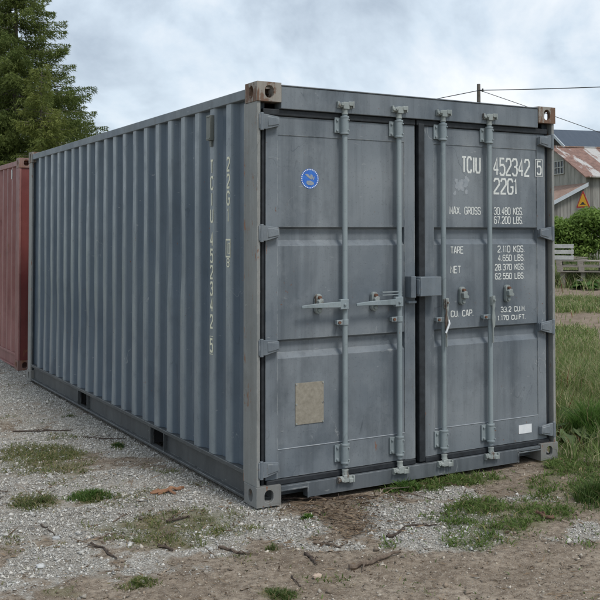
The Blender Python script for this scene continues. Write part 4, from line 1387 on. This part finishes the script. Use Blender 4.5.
for s_ in (0, 1):
    mb = MB()
    y0, y1 = (-.35, hw) if s_ == 0 else (2 * hw + .35, hw)
    sl_ = (az - ez) / hw
    z0 = ez - .35 * sl_
    n_ = 1
    vs_ = [(-.3, y0, z0), (Lb + .3, y0, z0), (Lb + .3, y1, az), (-.3, y1, az)]
    vs_ += [(x, y, z + .07) for x, y, z in vs_]
    mb.add(vs_, [(0, 1, 2, 3), (4, 5, 6, 7), (0, 1, 5, 4), (1, 2, 6, 5), (2, 3, 7, 6), (3, 0, 4, 7)])
    mb.build('roof', roof_m, barn)
mb = MB(); mb.box(-.32, Lb + .32, hw - .12, hw + .12, az + .05, az + .11); mb.build('ridge_cap', roof_m2, barn)
# gable window: find where the photo puts it on the gable
def on_gable(px, py):
    v = ray(px, py)
    nrm = np.array([u[0], u[1], 0.0])
    t_ = np.dot(np.array([q[0], q[1], 0]) - CAM, nrm) / np.dot(v, nrm)
    p = CAM + v * t_
    return np.dot(p[:2] - q[:2], vv), p[2]
yb, zt_ = on_gable(565, 160.5); ya, zb_ = on_gable(554.0, 174.8)
y0, y1 = min(ya, yb), max(ya, yb)
mb = MB(); mb.box(-.075, -.06, y0, y1, zb_, zt_); win = mb.build('window', glass, barn)
mb = MB()
for k in range(5):
    yy = y0 + (y1 - y0) * k / 4; mb.box(-.11, -.076, yy - .022, yy + .022, zb_, zt_)
for z in (zb_, (zb_ + zt_) / 2, zt_): mb.box(-.118, -.08, y0 - .05, y1 + .05, z - .024, z + .024)
mb.build('window_frame', frame_m, win)
# lean-to at the gable end
l0 = z_for(q[:2] - u * .05, 184); out = 2.05
l1 = z_for(q[:2] - u * out, 202.5); ext = 2.6
sl_ = (l0 - l1) / out
mb = MB()
vs_ = [(-.06, -.25, l0), (-ext, -.25, l0 - sl_ * ext), (-ext, 5.2, l0 - sl_ * ext), (-.06, 5.2, l0)]
vs_ += [(x, y, z + .06) for x, y, z in vs_]
mb.add(vs_, [(0, 1, 2, 3), (4, 5, 6, 7), (0, 1, 5, 4), (1, 2, 6, 5), (2, 3, 7, 6), (3, 0, 4, 7)])
lt = mb.build('lean_to_roof', roof_m2, barn)
mb = MB()
vs_ = [(-.06, -.262, l0 - .12), (-ext, -.262, l0 - sl_ * ext - .12), (-ext, -.262, l0 - sl_ * ext + .08), (-.06, -.262, l0 + .08)]
vs_ += [(x, y - .04, z) for x, y, z in vs_]
mb.add(vs_, [(0, 1, 2, 3), (4, 5, 6, 7), (0, 1, 5, 4), (1, 2, 6, 5), (2, 3, 7, 6), (3, 0, 4, 7)])
mb.build('verge_board', flash, lt)
mb = MB(); mb.prism([(-.051, -.1), (-ext + .2, -.1), (-ext + .2, l0 - sl_ * (ext - .2) - .02), (-.051, l0 - .03)], 'y', .001, .12)
mb.box(-ext + .2, -ext + .32, .121, 5.1, -.1, l0 - sl_ * (ext - .2) - .06)
mb.build('lean_to_wall', wall_b, barn)

# big dark roofed barn farther back
q2, rz2, u2, v2 = frame(601, 78)
big = empty('barn', (q2[0], q2[1], 0), rz2)
tag(big, 'large barn with dark slate blue roof rising behind the rusty roofed barn', 'barn')
hw2 = 7.6
# the ridge end (apex) shows at column 555
for _ in range(30):
    pxa = project(np.array([[*(q2[:2] + v2 * hw2), 8.0]]))[0][0]
    hw2 *= 1 + (pxa - 554.5) * .01
az2 = z_for(q2[:2] + v2 * hw2, 130.5)
ez2 = az2 - hw2 * .60
slate = simple('dark_blue_sheet_roof', (.042, .060, .088), (.058, .078, .108), 2, .6, stretch=(3, .4, .4))
darkb = boards_mat('dark_brown_boards', (.035, .03, .028), (.055, .048, .044), (.02, .018, .016), .2)
for s_ in (0, 1):
    mb = MB()
    y0, y1 = (0, hw2) if s_ == 0 else (2 * hw2, hw2)
    vs_ = [(-.5, y0, ez2), (22, y0, ez2), (22, y1, az2), (-.5, y1, az2)]
    vs_ += [(x, y, z + .12) for x, y, z in vs_]
    mb.add(vs_, [(0, 1, 2, 3), (4, 5, 6, 7), (0, 1, 5, 4), (1, 2, 6, 5), (2, 3, 7, 6), (3, 0, 4, 7)])
    r_ = mb.build('roof', slate, big)
    mb = MB()
    vs_ = [(-.505, y0, ez2 - .12), (-.505, y1, az2 - .12), (-.505, y1, az2 + .16), (-.505, y0, ez2 + .16)]
    vs_ += [(x - .08, y, z) for x, y, z in vs_]
    mb.add(vs_, [(0, 1, 2, 3), (4, 5, 6, 7), (0, 1, 5, 4), (1, 2, 6, 5), (2, 3, 7, 6), (3, 0, 4, 7)])
    mb.build('verge_board', flash, r_)
mb = MB(); mb.prism([(.3, -.1), (.3, ez2 + .3), (hw2, az2 - .02), (2 * hw2 - .3, ez2 + .3), (2 * hw2 - .3, -.1)], 'x', 0, 21.5)
mb.build('wall', darkb, big)

# warning sign
qs = at(583, 203, 44.0); vS = ray(583, 203); hs = math.atan2(vS[0], vS[1])
sign = empty('road_sign', (qs[0], qs[1], 0), -hs - math.radians(48))
tag(sign, 'yellow triangular warning sign with red border and black bump symbol', 'road sign')
zc = z_for(qs[:2], 201.8) - .09
def tri(mb, r_in, y0, y1, rr=.0):
    R = r_in * 2
    pts = []
    for k in range(3):
        a = math.pi / 2 + 2 * math.pi * k / 3
        for da in (.10, 0, -.10) if False else (-.06, .06):
            pts.append((R * .97 * math.cos(a + da), zc + .09 + R * .97 * math.sin(a + da)))
    pts.sort(key=lambda p: math.atan2(p[1] - zc - .09, p[0]))
    mb.prism(pts, 'y', y0, y1)
red_s = simple('red_sign_paint', (.42, .022, .018), (.50, .035, .028), 10, .4)
yel_s = simple('yellow_sign_paint', (.90, .42, .006), (.94, .48, .008), 10, .4)
blk_s = simple('black_sign_paint', (.012, .012, .012), (.02, .02, .02), 10, .4)
mb = MB(); tri(mb, .255, -.004, .010); mb.build('sign_border', red_s, sign)
mb = MB(); tri(mb, .192, -.012, -.006); mb.build('sign_face', yel_s, sign)
mb = MB(); b0 = zc - .04
mb.prism([(1.55 * a_, b0 + 1.55 * b_) for a_, b_ in ((-.125, 0), (.125, 0), (.12, .018), (.07, .028), (.045, .066), (0, .080), (-.045, .066), (-.07, .028), (-.12, .018))], 'y', -.018, -.013)
mb.build('bump_symbol', blk_s, sign)
mb = MB(); mb.tube([(0, .04, -.2), (0, .04, zc + .3)], .032, 12); mb.box(-.06, .06, .011, .04, zc + .02, zc + .06); mb.box(-.06, .06, .011, .04, zc + .2, zc + .24)
mb.build('sign_pole', simple('galvanised_pole', (.34, .35, .36), (.45, .46, .46), 15, .5), sign, smooth=True)

# power pole and wires
qp = at(478.6, 84, 46); zp = qp[2]
pole = empty('utility_pole', (qp[0], qp[1], 0))
tag(pole, 'grey wooden utility pole rising behind the container roof', 'utility pole')
mb = MB(); mb.tube([(0, 0, -.3), (0, 0, zp * .5), (0, 0, zp)], [.15, .12, .085], 14); mb.build('pole_shaft', simple('grey_pole_wood', (.12, .105, .09), (.19, .17, .15), 10, .9, .3, stretch=(6, 6, .5)), pole, smooth=True)
a_ = at(479, 90, 45.85) - np.array([qp[0], qp[1], 0])
mb = MB(); mb.tube([(0, 0, a_[2]), (.12, -.16, a_[2] + .0)], .03, 8); mb.tube([(.12, -.16, a_[2] - .08), (.12, -.16, a_[2] + .08)], [.05, .035], 10)
mb.build('insulator', simple('dark_insulator', (.05, .045, .04), (.08, .07, .06), 10, .3), pole, smooth=True)
wire_m = simple('black_cable', (.03, .032, .036), (.06, .062, .066), 10, .6)
def wire(p0, p1, sag, r, label):
    mb = MB()
    Q = [p0 + (p1 - p0) * k / 24 - np.array([0, 0, sag * 4 * (k / 24) * (1 - k / 24)]) for k in range(25)]
    mb.tube(Q, r, 6)
    tag(mb.build('overhead_cable', wire_m), label, 'cable', 'cables from the utility pole')
pp = at(479.6, 90.3, 45.8)
wire(pp, at(1150, 48, 30), .25, .022, 'thick cable running level to the right from the utility pole')
wire(pp, at(800, 208, 46), -.10, .016, 'thin cable falling to the right from the utility pole behind the container corner')
wire(pp, at(-420, 258, 62), .2, .020, 'cable dropping to the left from the utility pole behind the container roof')

# ---------------------------------------------------------------- SPRUCES
needle = leafy('spruce_needles', .4, .7)
trunk_m = simple('spruce_bark', (.10, .085, .07), (.20, .165, .13), 6, .95, .4, stretch=(4, 4, .7))
def spruce(px, D, H, Rm, seed, label, a, b, dens=1.0, power=.8):
    r_ = np.random.default_rng(seed)
    q = at(px, 233.7, D)
    root = empty('spruce_tree', (q[0], q[1], 0))
    tag(root, label, 'spruce tree', 'spruce trees behind the red container')
    mb = MB(); mb.tube([(0, 0, -.2), (.03, .02, H * .4), (0, 0, H * .8), (0, 0, H - .25)], [H * .014, H * .010, H * .004, .008], 12)
    mb.build('trunk', trunk_m, root, smooth=True)
    lim = MB()
    B, Dr, S, Cc = [], [], [], []
    z = .8
    while z < H - .05:
        f = 1 - z / H
        nb = int(3 + 2 * r_.random())
        for k in range(nb):
            th = r_.uniform(0, 6.28); Lb_ = Rm * f ** power * r_.uniform(.5, 1.12) + .25
            dx = np.array([math.cos(th), math.sin(th)])
            zz = z + r_.uniform(-.2, .2)
            droop = r_.uniform(.02, .42) * (.5 + f)
            N = max(4, int(Lb_ / .085))
            s = np.linspace(0.05, 1, N)
            pts = np.c_[dx[0] * s * Lb_, dx[1] * s * Lb_, zz - droop * Lb_ * (s - .72 * s ** 2.4)]
            jj = [int(q_ * (N - 1)) for q_ in (0, .25, .5, .72, .9)]
            lim.tube([pts[q_] - np.array([0, 0, .02]) for q_ in jj], [.010 + .010 * Lb_, .010 + .007 * Lb_, .010 + .004 * Lb_, .008, .004], 5, cap=False)
            tone = r_.random()
            for i in range(N):
                if s[i] < .08: continue
                side = min(1.0, (1.08 - s[i]) * 1.35) * min(1, s[i] * 3) * (.22 + .20 * Lb_)
                m_ = int((15 + 27 * side) * dens)
                o = r_.uniform(-1, 1, m_) * side
                lat = np.array([-dx[1], dx[0]])
                base = np.c_[pts[i, 0] + lat[0] * o + dx[0] * np.abs(o) * .3, pts[i, 1] + lat[1] * o + dx[1] * np.abs(o) * .3,
                             pts[i, 2] - np.abs(o) * .22 - r_.random(m_) ** 1.4 * .55 * (.35 + side)]
                dd_ = np.c_[dx[0] * .7 + lat[0] * np.sign(o) * .5, dx[1] * .7 + lat[1] * np.sign(o) * .5, r_.uniform(-1.0, .35, m_)] + r_.normal(0, .34, (m_, 3))
                B.append(base); Dr.append(dd_); S.append(r_.uniform(.06, .15, m_))
                Cc.append(np.clip(.55 * tone + .45 * r_.random(m_), 0, 1))
        z += .13 + .08 * r_.random()
    lim.build('limbs', trunk_m, root)
    B = np.concatenate(B); Dr = np.concatenate(Dr); S = np.concatenate(S)[:, None]; k = np.concatenate(Cc)[:, None]
    Dr /= np.linalg.norm(Dr, axis=1)[:, None]
    sd_ = np.cross(Dr, r_.standard_normal(Dr.shape)); sd_ /= np.linalg.norm(sd_, axis=1)[:, None]
    V = np.stack([B - Dr * S * .5, B + sd_ * S * .125, B + Dr * S, B - sd_ * S * .125], 1).reshape(-1, 3)
    C = (np.array(a) * (1 - k) + np.array(b) * k) * 1.05
    np_mesh('crown', V, np.arange(len(V)).reshape(-1, 4), needle, np.repeat(C, 4, 0), root)
    return len(B)
tot = 0
tot += spruce(14, 36, 13.4, 5.35, 1, 'tallest spruce tree at the left edge with its trunk showing', (.070, .105, .026), (.200, .240, .070), 1.35, 1.0)
tot += spruce(40, 33, 7.6, 2.5, 2, 'lower yellowish green spruce tree in front of the tallest one', (.090, .122, .028), (.245, .270, .075), 1.0, .9)
tot += spruce(-26, 40, 14.5, 4.6, 3, 'spruce tree at far left, cut by the edge of the picture', (.065, .098, .027), (.185, .220, .066), .8, .9)
tot += spruce(64, 39, 7.9, 3.6, 4, 'spruce tree at right of the group just above the grey container roof', (.065, .098, .027), (.185, .225, .068), .9, .9)
print('needle sprays', tot, 'objects', len(bpy.data.objects))
